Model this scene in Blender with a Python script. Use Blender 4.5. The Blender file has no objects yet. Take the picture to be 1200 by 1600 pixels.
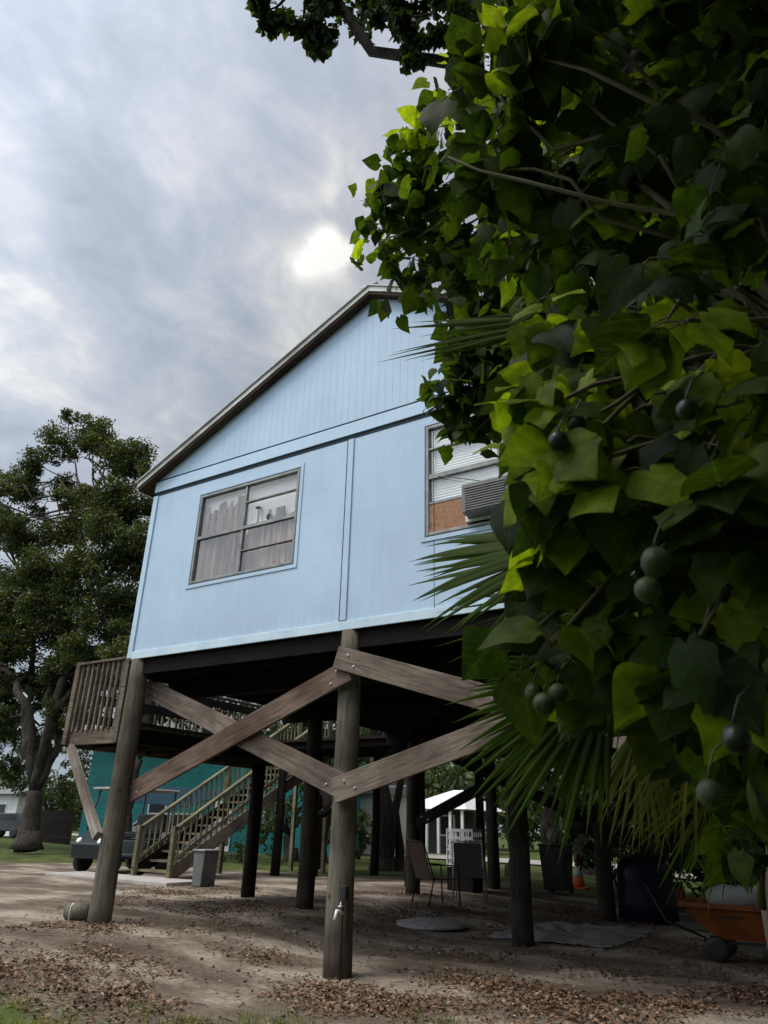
import bpy, math, random
import numpy as np
from mathutils import Vector, Matrix, noise
random.seed(7); rng = np.random.default_rng(7)
R = math.radians
scene = bpy.context.scene
col = scene.collection

# ---------------------------------------------------------------- camera
H = 1.3
F = 1120.0
def nrm(v): return v/np.linalg.norm(v)
_up = nrm(np.array([66., -2540., F])); _d = np.array([-1935., 437., F]); _d = nrm(_d-_up*_d.dot(_up))
_X = -_d; _Y = np.cross(_up, _X)
if _Y[2] < 0: _Y = -_Y
RIGHT = Vector((_X[0], _Y[0], _up[0])); DOWN = Vector((_X[1], _Y[1], _up[1])); FWD = Vector((_X[2], _Y[2], _up[2]))
cam_d = bpy.data.cameras.new('camera'); cam = bpy.data.objects.new('camera', cam_d); col.objects.link(cam)
M = Matrix.Identity(4)
for i in range(3):
    M[i][0] = RIGHT[i]; M[i][1] = -DOWN[i]; M[i][2] = -FWD[i]
M[2][3] = H
cam.matrix_world = M
cam_d.sensor_fit = 'VERTICAL'; cam_d.sensor_height = 36; cam_d.lens = F/1600*36
cam_d.clip_start = .05; cam_d.clip_end = 3000
cam_d.dof.use_dof = True; cam_d.dof.focus_distance = 8.5; cam_d.dof.aperture_fstop = 9.0
scene.camera = cam
def ray(px, py):
    return (RIGHT*(px-600) + DOWN*(py-800) + FWD*F)
def P(px, py, y):            # where the sight line meets the upright plane at depth y
    r = ray(px, py); t = y/r.y; return Vector((r.x*t, y, H+r.z*t))
def G(px, py, z=0.):
    r = ray(px, py); t = (z-H)/r.z; return Vector((r.x*t, r.y*t, z))
def D(px, py, d):            # at forward distance d
    return ray(px, py)/F*d + Vector((0, 0, H))

# ---------------------------------------------------------------- light
w = bpy.data.worlds.new('World'); scene.world = w; w.use_nodes = True
nt = w.node_tree; nt.nodes.clear(); N = nt.nodes.new; L = nt.links.new
SUN_AZ, SUN_EL = R(212), R(62)      # direction towards the sun, azimuth from +Y clockwise
SKY_GAIN = 1.0
out = N('ShaderNodeOutputWorld'); mixs = N('ShaderNodeMixShader'); b1 = N('ShaderNodeBackground'); b2 = N('ShaderNodeBackground')
sky = N('ShaderNodeTexSky'); sky.sky_type = 'NISHITA'; sky.sun_disc = False; sky.sun_elevation = SUN_EL; sky.sun_rotation = SUN_AZ
L(sky.outputs[0], b1.inputs[0]); b1.inputs[1].default_value = .08
tc = N('ShaderNodeTexCoord'); sep = N('ShaderNodeSeparateXYZ'); L(tc.outputs['Generated'], sep.inputs[0])
def mth(op, a, b=None, c=None, clamp=False):
    m = N('ShaderNodeMath'); m.operation = op; m.use_clamp = clamp
    for i, v in enumerate((a, b, c)):
        if v is None: continue
        if isinstance(v, (int, float)): m.inputs[i].default_value = v
        else: L(v, m.inputs[i])
    return m.outputs[0]
zz = mth('MAXIMUM', sep.outputs['Z'], 0.0); den = mth('ADD', zz, .22)
cx = mth('DIVIDE', sep.outputs['X'], den); cy = mth('DIVIDE', sep.outputs['Y'], den)
cmb = N('ShaderNodeCombineXYZ'); L(cx, cmb.inputs[0]); L(cy, cmb.inputs[1])
def cpl(px, py):
    d = ray(px, py).normalized(); return Vector((d.x, d.y))/(max(d.z, 0)+.22)
STK = cpl(370, 330)-cpl(170, 60); STA = math.atan2(STK.y, STK.x)      # the way the cloud streaks run
def wnoise(scale, detail, rough, dist, off=0., str_=.5):
    mp = N('ShaderNodeMapping'); mp.vector_type = 'TEXTURE'; mp.inputs['Location'].default_value = (off, off*.7, 0); mp.inputs['Rotation'].default_value = (0, 0, STA); mp.inputs['Scale'].default_value = (1/str_, 1, 1)
    L(cmb.outputs[0], mp.inputs[0])
    n = N('ShaderNodeTexNoise'); n.inputs['Scale'].default_value = scale; n.inputs['Detail'].default_value = detail
    n.inputs['Roughness'].default_value = rough; n.inputs['Distortion'].default_value = dist
    L(mp.outputs[0], n.inputs['Vector']); return n.outputs['Fac']
n1 = wnoise(5.2, 7, .55, .5, 3.1, .72); n2 = wnoise(2.4, 5, .5, .3, 9.4, .8); n3_ = wnoise(15, 6, .6, .6, 1.7, 1.)
def spot(px, py, k):        # a thin or thick place in the cloud cover, fixed in the sky
    d = ray(px, py).normalized()
    v = N('ShaderNodeVectorMath'); v.operation = 'DOT_PRODUCT'; L(tc.outputs['Generated'], v.inputs[0]); v.inputs[1].default_value = d
    return mth('POWER', mth('MAXIMUM', v.outputs['Value'], 0), k)
dens = mth('ADD', mth('ADD', mth('MULTIPLY', n1, .55), mth('MULTIPLY', n2, .25)), mth('MULTIPLY', n3_, .20))
for px, py, k, a_ in ((474, 408, 4500, .30), (500, 396, 4500, .26), (534, 402, 4500, .34), (512, 372, 8000, .3), (520, 300, 6000, .09), (505, 395, 350, .05), (500, 300, 400, .05), (300, 120, 400, .05), (360, 190, 500, .06), (230, 130, 300, .02), (270, 290, 400, .04), (50, 120, 90, .02), (60, 430, 900, .08), (15, 370, 900, .06), (130, 290, 120, -.10), (80, 0, 90, -.09), (300, -60, 60, -.05), (450, 100, 150, -.07), (330, 400, 100, -.03), (350, 560, 60, .0)):
    if k > 4000: dens = mth('ADD', dens, mth('MULTIPLY', mth('MULTIPLY', spot(px, py, k), a_), mth('MULTIPLY_ADD', n3_, 3.0, -.5, clamp=True)))
    elif a_: dens = mth('ADD', dens, mth('MULTIPLY', spot(px, py, k), a_))
dens = mth('MULTIPLY_ADD', dens, 1.15, -.065)
ramp = N('ShaderNodeValToRGB'); L(dens, ramp.inputs[0]); cr = ramp.color_ramp
cr.interpolation = 'LINEAR'
cr.elements[0].position = .30; cr.elements[0].color = (.32, .36, .43, 1)
cr.elements[1].position = .84; cr.elements[1].color = (1.05, 1.05, 1.0, 1)
e = cr.elements.new(.43); e.color = (.41, .45, .53, 1)
e = cr.elements.new(.53); e.color = (.53, .55, .60, 1)
e = cr.elements.new(.645); e.color = (.74, .74, .72, 1)
# the cover thins to pale blue low down, and is brighter on the sun's side
low = mth('POWER', mth('SUBTRACT', 1.0, zz, clamp=True), 2.2)
mixl = N('ShaderNodeMixRGB'); L(mth('MULTIPLY', low, .7), mixl.inputs[0]); L(ramp.outputs[0], mixl.inputs[1]); mixl.inputs[2].default_value = (.42, .52, .63, 1)
sd = Vector((math.sin(SUN_AZ)*math.cos(SUN_EL), math.cos(SUN_AZ)*math.cos(SUN_EL), math.sin(SUN_EL)))
vd = N('ShaderNodeVectorMath'); vd.operation = 'DOT_PRODUCT'; L(tc.outputs['Generated'], vd.inputs[0]); vd.inputs[1].default_value = sd
vb_ = N('ShaderNodeVectorMath'); vb_.operation = 'DOT_PRODUCT'; L(tc.outputs['Generated'], vb_.inputs[0]); vb_.inputs[1].default_value = (-.35, -.80, .48)
gl = mth('MULTIPLY_ADD', mth('POWER', mth('MAXIMUM', mth('MULTIPLY_ADD', vb_.outputs['Value'], .6, .4), 0), 2.0), 3.1, .47)
L(mixl.outputs[0], b2.inputs[0]); L(mth('MULTIPLY', gl, SKY_GAIN), b2.inputs[1])
mixs.inputs[0].default_value = .93; L(b1.outputs[0], mixs.inputs[1]); L(b2.outputs[0], mixs.inputs[2]); L(mixs.outputs[0], out.inputs[0])
sun_d = bpy.data.lights.new('sun', 'SUN'); sun_d.energy = 2.5; sun_d.angle = R(24); sun_d.color = (1., .95, .87)
sun = bpy.data.objects.new('sun', sun_d); col.objects.link(sun)
sun.rotation_euler = (-sd).to_track_quat('-Z', 'Y').to_euler()
scene.view_settings.view_transform = 'Standard'; scene.view_settings.look = 'None'
scene.view_settings.exposure = 0.03; scene.view_settings.gamma = 1.0
try: scene.view_settings.use_curve_mapping = False
except Exception: pass
scene.render.engine = 'CYCLES'
scene.cycles.max_bounces = 6; scene.cycles.transparent_max_bounces = 8; scene.cycles.diffuse_bounces = 3
scene.render.resolution_x = 768; scene.render.resolution_y = 1024

# ---------------------------------------------------------------- materials
def newmat(name):
    m = bpy.data.materials.new(name); m.use_nodes = True
    return m, m.node_tree, m.node_tree.nodes['Principled BSDF']
def mat(name, c1, c2=None, scale=6., rough=.7, bump=.0, metal=0., stretch=(1, 1, 1), detail=5, spec=.3, bscale=None, c3=None):
    m, t, p = newmat(name)
    p.inputs['Roughness'].default_value = rough; p.inputs['Metallic'].default_value = metal
    p.inputs['Specular IOR Level'].default_value = spec
    c2 = c2 or tuple(x*.75 for x in c1)
    n = t.nodes.new; l = t.links.new
    co = n('ShaderNodeTexCoord'); mp = n('ShaderNodeMapping'); mp.inputs['Scale'].default_value = stretch; l(co.outputs['Object'], mp.inputs[0])
    no = n('ShaderNodeTexNoise'); no.inputs['Scale'].default_value = scale; no.inputs['Detail'].default_value = detail; l(mp.outputs[0], no.inputs['Vector'])
    rp = n('ShaderNodeValToRGB'); l(no.outputs['Fac'], rp.inputs[0]); l(rp.outputs[0], p.inputs['Base Color'])
    rp.color_ramp.elements[0].position = .34; rp.color_ramp.elements[1].position = .66
    rp.color_ramp.elements[0].color = (*c2, 1); rp.color_ramp.elements[1].color = (*c1, 1)
    if c3:
        e = rp.color_ramp.elements.new(.5); e.color = (*c3, 1)
    if bump:
        n2 = n('ShaderNodeTexNoise'); n2.inputs['Scale'].default_value = bscale or scale*4; n2.inputs['Detail'].default_value = 4; l(mp.outputs[0], n2.inputs['Vector'])
        b = n('ShaderNodeBump'); b.inputs['Strength'].default_value = bump; b.inputs['Distance'].default_value = .02; l(n2.outputs['Fac'], b.inputs['Height']); l(b.outputs[0], p.inputs['Normal'])
    return m
def wood(name, c1, c2, c3, knots=True, rough=.85, grain=(1.2, 14, 14)):
    m, t, p = newmat(name); n = t.nodes.new; l = t.links.new
    p.inputs['Roughness'].default_value = rough; p.inputs['Specular IOR Level'].default_value = .15
    co = n('ShaderNodeTexCoord'); oi = n('ShaderNodeObjectInfo')
    ad = n('ShaderNodeVectorMath'); ad.operation = 'ADD'; l(co.outputs['Object'], ad.inputs[0])
    sc = n('ShaderNodeVectorMath'); sc.operation = 'SCALE'; sc.inputs[0].default_value = (7, 3, 5); l(oi.outputs['Random'], sc.inputs['Scale']); l(sc.outputs[0], ad.inputs[1])
    mp = n('ShaderNodeMapping'); mp.inputs['Scale'].default_value = grain; l(ad.outputs[0], mp.inputs[0])
    no = n('ShaderNodeTexNoise'); no.inputs['Scale'].default_value = 2.2; no.inputs['Detail'].default_value = 6; no.inputs['Roughness'].default_value = .65; no.inputs['Distortion'].default_value = .4; l(mp.outputs[0], no.inputs['Vector'])
    rp = n('ShaderNodeValToRGB'); l(no.outputs['Fac'], rp.inputs[0])
    rp.color_ramp.elements[0].position = .3; rp.color_ramp.elements[0].color = (*c3, 1)
    rp.color_ramp.elements[1].position = .68; rp.color_ramp.elements[1].color = (*c1, 1)
    e = rp.color_ramp.elements.new(.48); e.color = (*c2, 1)
    src = rp.outputs[0]
    # large weather stains
    n3 = n('ShaderNodeTexNoise'); n3.inputs['Scale'].default_value = 1.7; n3.inputs['Detail'].default_value = 3; l(ad.outputs[0], n3.inputs['Vector'])
    r3 = n('ShaderNodeValToRGB'); l(n3.outputs['Fac'], r3.inputs[0]); r3.color_ramp.elements[0].position = .35; r3.color_ramp.elements[0].color = (.55, .52, .5, 1); r3.color_ramp.elements[1].position = .62; r3.color_ramp.elements[1].color = (1.1, 1.1, 1.08, 1)
    mx = n('ShaderNodeMixRGB'); mx.blend_type = 'MULTIPLY'; mx.inputs[0].default_value = 1; l(src, mx.inputs[1]); l(r3.outputs[0], mx.inputs[2]); src = mx.outputs[0]
    if knots:
        vo = n('ShaderNodeTexVoronoi'); vo.inputs['Scale'].default_value = 3.1; l(ad.outputs[0], vo.inputs['Vector'])
        kr = n('ShaderNodeValToRGB'); l(vo.outputs['Distance'], kr.inputs[0]); kr.color_ramp.elements[0].position = .05; kr.color_ramp.elements[0].color = (.35, .27, .22, 1); kr.color_ramp.elements[1].position = .11; kr.color_ramp.elements[1].color = (1, 1, 1, 1)
        m2 = n('ShaderNodeMixRGB'); m2.blend_type = 'MULTIPLY'; m2.inputs[0].default_value = .8; l(src, m2.inputs[1]); l(kr.outputs[0], m2.inputs[2]); src = m2.outputs[0]
    l(src, p.inputs['Base Color'])
    b = n('ShaderNodeBump'); b.inputs['Strength'].default_value = .5; b.inputs['Distance'].default_value = .006; l(no.outputs['Fac'], b.inputs['Height']); l(b.outputs[0], p.inputs['Normal'])
    return m
M_beam = wood('brown weathered beam', (.25, .205, .17), (.175, .14, .115), (.082, .064, .053))
M_beam_red = wood('reddish beam', (.20, .145, .112), (.145, .102, .08), (.07, .05, .04))
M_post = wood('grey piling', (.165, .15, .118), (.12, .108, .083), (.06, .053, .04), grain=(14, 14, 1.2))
M_pdark = wood('piling with shade in colour', (.06, .05, .04), (.042, .034, .028), (.022, .018, .015), grain=(14, 14, 1.2), knots=False)  # rear pilings: the shade under the house is put into the wood colour
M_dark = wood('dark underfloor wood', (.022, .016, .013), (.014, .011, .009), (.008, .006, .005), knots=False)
M_under = wood('framing with shade in colour', (.012, .009, .008), (.008, .0065, .0055), (.005, .004, .0035), knots=False)  # near black: under-floor shade painted into the framing colour
M_deck = wood('deck wood', (.20, .165, .125), (.14, .112, .085), (.07, .056, .042), knots=False)
M_green = wood('green treated wood', (.23, .21, .13), (.16, .145, .09), (.085, .075, .05), knots=False)
M_blue = None
def paint(name, c, groove=None, gmix=.82, rough=.55):
    m, t, p = newmat(name); n = t.nodes.new; l = t.links.new
    p.inputs['Roughness'].default_value = rough; p.inputs['Specular IOR Level'].default_value = .3
    co = n('ShaderNodeTexCoord')
    no = n('ShaderNodeTexNoise'); no.inputs['Scale'].default_value = 1.3; no.inputs['Detail'].default_value = 6; no.inputs['Roughness'].default_value = .6; l(co.outputs['Object'], no.inputs['Vector'])
    rp = n('ShaderNodeValToRGB'); l(no.outputs['Fac'], rp.inputs[0])
    rp.color_ramp.elements[0].position = .3; rp.color_ramp.elements[0].color = (*[x*.90 for x in c], 1)
    rp.color_ramp.elements[1].position = .7; rp.color_ramp.elements[1].color = (*[min(1, x*1.05) for x in c], 1)
    # faint vertical run-down streaks and dirt specks
    mp = n('ShaderNodeMapping'); mp.inputs['Scale'].default_value = (9, 9, .5); l(co.outputs['Object'], mp.inputs[0])
    st = n('ShaderNodeTexNoise'); st.inputs['Scale'].default_value = 1.5; st.inputs['Detail'].default_value = 5; l(mp.outputs[0], st.inputs['Vector'])
    rs = n('ShaderNodeValToRGB'); l(st.outputs['Fac'], rs.inputs[0]); rs.color_ramp.elements[0].position = .28; rs.color_ramp.elements[0].color = (.86, .87, .88, 1); rs.color_ramp.elements[1].position = .5; rs.color_ramp.elements[1].color = (1, 1, 1, 1)
    mx = n('ShaderNodeMixRGB'); mx.blend_type = 'MULTIPLY'; mx.inputs[0].default_value = .4; l(rp.outputs[0], mx.inputs[1]); l(rs.outputs[0], mx.inputs[2])
    sp = n('ShaderNodeTexVoronoi'); sp.inputs['Scale'].default_value = 1.9; l(co.outputs['Object'], sp.inputs['Vector'])
    rq = n('ShaderNodeValToRGB'); l(sp.outputs['Distance'], rq.inputs[0]); rq.color_ramp.elements[0].position = .012; rq.color_ramp.elements[0].color = (.6, .62, .62, 1); rq.color_ramp.elements[1].position = .03; rq.color_ramp.elements[1].color = (1, 1, 1, 1)
    m2 = n('ShaderNodeMixRGB'); m2.blend_type = 'MULTIPLY'; m2.inputs[0].default_value = .7; l(mx.outputs[0], m2.inputs[1]); l(rq.outputs[0], m2.inputs[2])
    l(m2.outputs[0], p.inputs['Base Color'])
    sx = n('ShaderNodeSeparateXYZ'); l(co.outputs['Object'], sx.inputs[0])
    def q_(op, a, b=None):
        k = n('ShaderNodeMath'); k.operation = op
        for i, v in enumerate((a, b)):
            if v is None: continue
            if isinstance(v, (int, float)): k.inputs[i].default_value = v
            else: l(v, k.inputs[i])
        return k.outputs[0]
    nx_ = q_('ABSOLUTE', q_('SUBTRACT', q_('FRACT', q_('MULTIPLY', sx.outputs[0], 2.46)), .5)); nz_ = q_('ABSOLUTE', q_('SUBTRACT', q_('FRACT', q_('MULTIPLY', sx.outputs[2], 4.9)), .5))
    nd = q_('MULTIPLY', q_('LESS_THAN', nx_, .016), q_('LESS_THAN', nz_, .034))
    lo = n('ShaderNodeMapRange'); l(sx.outputs[2], lo.inputs[0]); lo.inputs[1].default_value = 3.9; lo.inputs[2].default_value = 3.36; lo.inputs[3].default_value = 0; lo.inputs[4].default_value = 1
    dn_ = q_('MULTIPLY', lo.outputs[0], q_('GREATER_THAN', st.outputs['Fac'], .5))
    m7 = n('ShaderNodeMixRGB'); l(q_('MULTIPLY', q_('MAXIMUM', nd, q_('MULTIPLY', dn_, .35)), .35), m7.inputs[0]); l(m2.outputs[0], m7.inputs[1]); m7.inputs[2].default_value = (.16, .17, .16, 1); l(m7.outputs[0], p.inputs['Base Color'])
    b = n('ShaderNodeBump'); b.inputs['Strength'].default_value = .25; b.inputs['Distance'].default_value = .004
    mp2 = n('ShaderNodeMapping'); mp2.inputs['Scale'].default_value = (40, 40, 3); l(co.outputs['Object'], mp2.inputs[0])
    g2 = n('ShaderNodeTexNoise'); g2.inputs['Scale'].default_value = 1.; g2.inputs['Detail'].default_value = 3; l(mp2.outputs[0], g2.inputs['Vector'])
    l(g2.outputs['Fac'], b.inputs['Height']); l(b.outputs[0], p.inputs['Normal'])
    return m
BLUE = (.435, .57, .705)
M_blue = paint('light blue paint', BLUE)
M_blue2 = paint('light blue trim paint', (.47, .615, .75))
M_bluedk = mat('shadow gap', (.02, .035, .05), rough=.8)
M_alu = mat('weathered aluminium', (.27, .28, .27), (.17, .18, .175), 9, .5, metal=.3)
M_alud = mat('dark frame rubber', (.10, .115, .12), rough=.5)
M_fascia = wood('grey roof edge', (.88, .86, .84), (.84, .82, .80), (.72, .70, .68), knots=False)
M_soffit = wood('brown soffit', (.10, .068, .052), (.07, .048, .038), (.04, .028, .022), knots=False)
M_roof = mat('grey shingle', (.22, .22, .22), (.14, .14, .14), 30, .9, .4)
M_white = mat('white paint', (.78, .78, .76), (.66, .66, .64), 5, .5)
M_black = mat('black plastic', (.015, .015, .017), (.03, .03, .03), 8, .45)
M_steel = mat('galvanised steel', (.5, .5, .5), (.38, .38, .38), 20, .4, metal=.8)
M_room = mat('room interior', (.25, .22, .19), rough=.9)
def fabric(name, c1, c2, s=30): return mat(name, c1, c2, s, .9, .0, stretch=(1, 1, .08), spec=.05)
M_curtain = fabric('dusty brown curtain', (.36, .265, .215), (.07, .045, .035), 22)
M_curtain2 = fabric('grey brown curtain', (.24, .175, .145), (.12, .085, .068), 12)
M_shade = mat('pale window shade', (.85, .80, .79), (.78, .73, .72), 4, .9)
M_blind = mat('white blind', (.88, .89, .87), (.82, .83, .82), 3, .8)
M_brick = mat('reddish brown board', (.34, .17, .10), (.20, .10, .065), 26, .9, .3, c3=(.36, .2, .12))
def glass():
    m, t, p = newmat('window glass'); n = t.nodes.new; l = t.links.new; t.nodes.remove(p)
    o = t.nodes['Material Output']; tr = n('ShaderNodeBsdfTransparent'); gl_ = n('ShaderNodeBsdfGlossy'); gl_.inputs['Roughness'].default_value = .04
    fr = n('ShaderNodeFresnel'); fr.inputs[0].default_value = 2.1; mx = n('ShaderNodeMixShader')
    co = n('ShaderNodeTexCoord'); no = n('ShaderNodeTexNoise'); no.inputs['Scale'].default_value = 1.3; l(co.outputs['Object'], no.inputs['Vector']); b = n('ShaderNodeBump'); b.inputs['Strength'].default_value = .03; b.inputs['Distance'].default_value = .05; l(no.outputs['Fac'], b.inputs['Height']); l(b.outputs[0], gl_.inputs['Normal'])
    tr.inputs[0].default_value = (.93, .95, .94, 1)
    lw = n('ShaderNodeLayerWeight'); lw.inputs[0].default_value = .5; pw_ = n('ShaderNodeMath'); pw_.operation = 'POWER'; l(lw.outputs['Facing'], pw_.inputs[0]); pw_.inputs[1].default_value = 2.5; ma_ = n('ShaderNodeMath'); ma_.operation = 'MULTIPLY_ADD'; l(pw_.outputs[0], ma_.inputs[0]); ma_.inputs[1].default_value = .6; ma_.inputs[2].default_value = .09; l(ma_.outputs[0], mx.inputs[0]); l(tr.outputs[0], mx.inputs[1]); l(gl_.outputs[0], mx.inputs[2]); l(mx.outputs[0], o.inputs[0])
    return m
M_glass = glass()
def leafmat(name, dark, light, young, trans=.35, rough=.42, veins=True, tl=None):
    m, t, p = newmat(name); n = t.nodes.new; l = t.links.new
    at = n('ShaderNodeAttribute'); at.attribute_name = 'tint'
    sp = n('ShaderNodeSeparateXYZ'); l(at.outputs['Vector'], sp.inputs[0])
    m1 = n('ShaderNodeMixRGB'); l(sp.outputs[0], m1.inputs[0]); m1.inputs[1].default_value = (*dark, 1); m1.inputs[2].default_value = (*light, 1)
    m2 = n('ShaderNodeMixRGB'); l(sp.outputs[1], m2.inputs[0]); l(m1.outputs[0], m2.inputs[1]); m2.inputs[2].default_value = (*young, 1)
    src = m2.outputs[0]
    if veins:
        uv = n('ShaderNodeUVMap'); uv.uv_map = 'UVMap'; su = n('ShaderNodeSeparateXYZ'); l(uv.outputs[0], su.inputs[0])
        def mm(op, a, b=None, c=None):
            q = n('ShaderNodeMath'); q.operation = op
            for i, v in enumerate((a, b, c)):
                if v is None: continue
                if isinstance(v, (int, float)): q.inputs[i].default_value = v
                else: l(v, q.inputs[i])
            return q.outputs[0]
        au = mm('ABSOLUTE', mm('SUBTRACT', su.outputs[0], .5))
        side = mm('ABSOLUTE', mm('SUBTRACT', mm('FRACT', mm('MULTIPLY', mm('SUBTRACT', su.outputs[1], mm('MULTIPLY', au, .9)), 5.5)), .5))
        v1 = mm('LESS_THAN', side, .05); v2 = mm('LESS_THAN', au, .016)
        vv = mm('MULTIPLY', mm('MAXIMUM', v1, v2), .55)
        m3 = n('ShaderNodeMixRGB'); l(mm('MULTIPLY', vv, .5), m3.inputs[0]); l(src, m3.inputs[1]); m3.inputs[2].default_value = (*[min(1, x*1.9) for x in light], 1); src = m3.outputs[0]
    l(src, p.inputs['Base Color']); p.inputs['Roughness'].default_value = rough; p.inputs['Specular IOR Level'].default_value = .18
    if veins:
        co = n('ShaderNodeTexCoord'); no = n('ShaderNodeTexNoise'); no.inputs['Scale'].default_value = 38; no.inputs['Detail'].default_value = 5; l(co.outputs['Object'], no.inputs['Vector'])
        rq = n('ShaderNodeValToRGB'); l(no.outputs['Fac'], rq.inputs[0]); rq.color_ramp.elements[0].position = .3; rq.color_ramp.elements[0].color = (.55, .6, .5, 1); rq.color_ramp.elements[1].position = .68; rq.color_ramp.elements[1].color = (1.25, 1.2, 1.1, 1)
        m5 = n('ShaderNodeMixRGB'); m5.blend_type = 'MULTIPLY'; m5.inputs[0].default_value = 1; l(src, m5.inputs[1]); l(rq.outputs[0], m5.inputs[2])
        vo = n('ShaderNodeTexVoronoi'); vo.inputs['Scale'].default_value = 42; l(co.outputs['Object'], vo.inputs['Vector'])
        rk = n('ShaderNodeValToRGB'); l(vo.outputs['Distance'], rk.inputs[0]); rk.color_ramp.elements[0].position = .07; rk.color_ramp.elements[0].color = (.5, .38, .2, 1); rk.color_ramp.elements[1].position = .12; rk.color_ramp.elements[1].color = (1, 1, 1, 1)
        m6 = n('ShaderNodeMixRGB'); m6.blend_type = 'MULTIPLY'; m6.inputs[0].default_value = .7; l(m5.outputs[0], m6.inputs[1]); l(rk.outputs[0], m6.inputs[2]); src = m6.outputs[0]; l(src, p.inputs['Base Color'])
        bu = n('ShaderNodeBump'); bu.inputs['Strength'].default_value = .5; bu.inputs['Distance'].default_value = .002; l(mm('SUBTRACT', no.outputs['Fac'], vv), bu.inputs['Height']); l(bu.outputs[0], p.inputs['Normal'])
    tr = n('ShaderNodeBsdfTranslucent')
    m4 = n('ShaderNodeMixRGB'); m4.blend_type = 'MULTIPLY'; m4.inputs[0].default_value = 1; l(src, m4.inputs[1]); m4.inputs[2].default_value = (*(tl or (3.2, 3.0, .9)), 1)
    l(m4.outputs[0], tr.inputs[0])
    mx = n('ShaderNodeMixShader'); mx.inputs[0].default_value = trans; o = t.nodes['Material Output']
    l(p.outputs[0], mx.inputs[1]); l(tr.outputs[0], mx.inputs[2]); l(mx.outputs[0], o.inputs[0])
    return m
M_leaf = leafmat('broad leaf', (.010, .021, .005), (.036, .070, .012), (.23, .32, .022), trans=.42, rough=.62)
M_leaf2 = leafmat('smaller leaf', (.010, .020, .009), (.024, .042, .014), (.08, .12, .025), veins=False, trans=.3)
M_oak = leafmat('oak leaf', (.018, .027, .011), (.052, .068, .026), (.11, .13, .045), veins=False, trans=.25)
M_far = leafmat('far foliage', (.016, .026, .010), (.042, .062, .022), (.10, .14, .04), veins=False, trans=.2)
M_palm = leafmat('palm blade', (.022, .046, .009), (.060, .105, .018), (.12, .12, .06), veins=False, trans=.35, rough=.75)
M_bark = mat('bark', (.060, .050, .040), (.022, .018, .015), 5, .95, .8, stretch=(3, 3, .7))
M_twig = mat('green brown twig', (.13, .12, .06), (.07, .06, .035), 12, .8)

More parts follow.
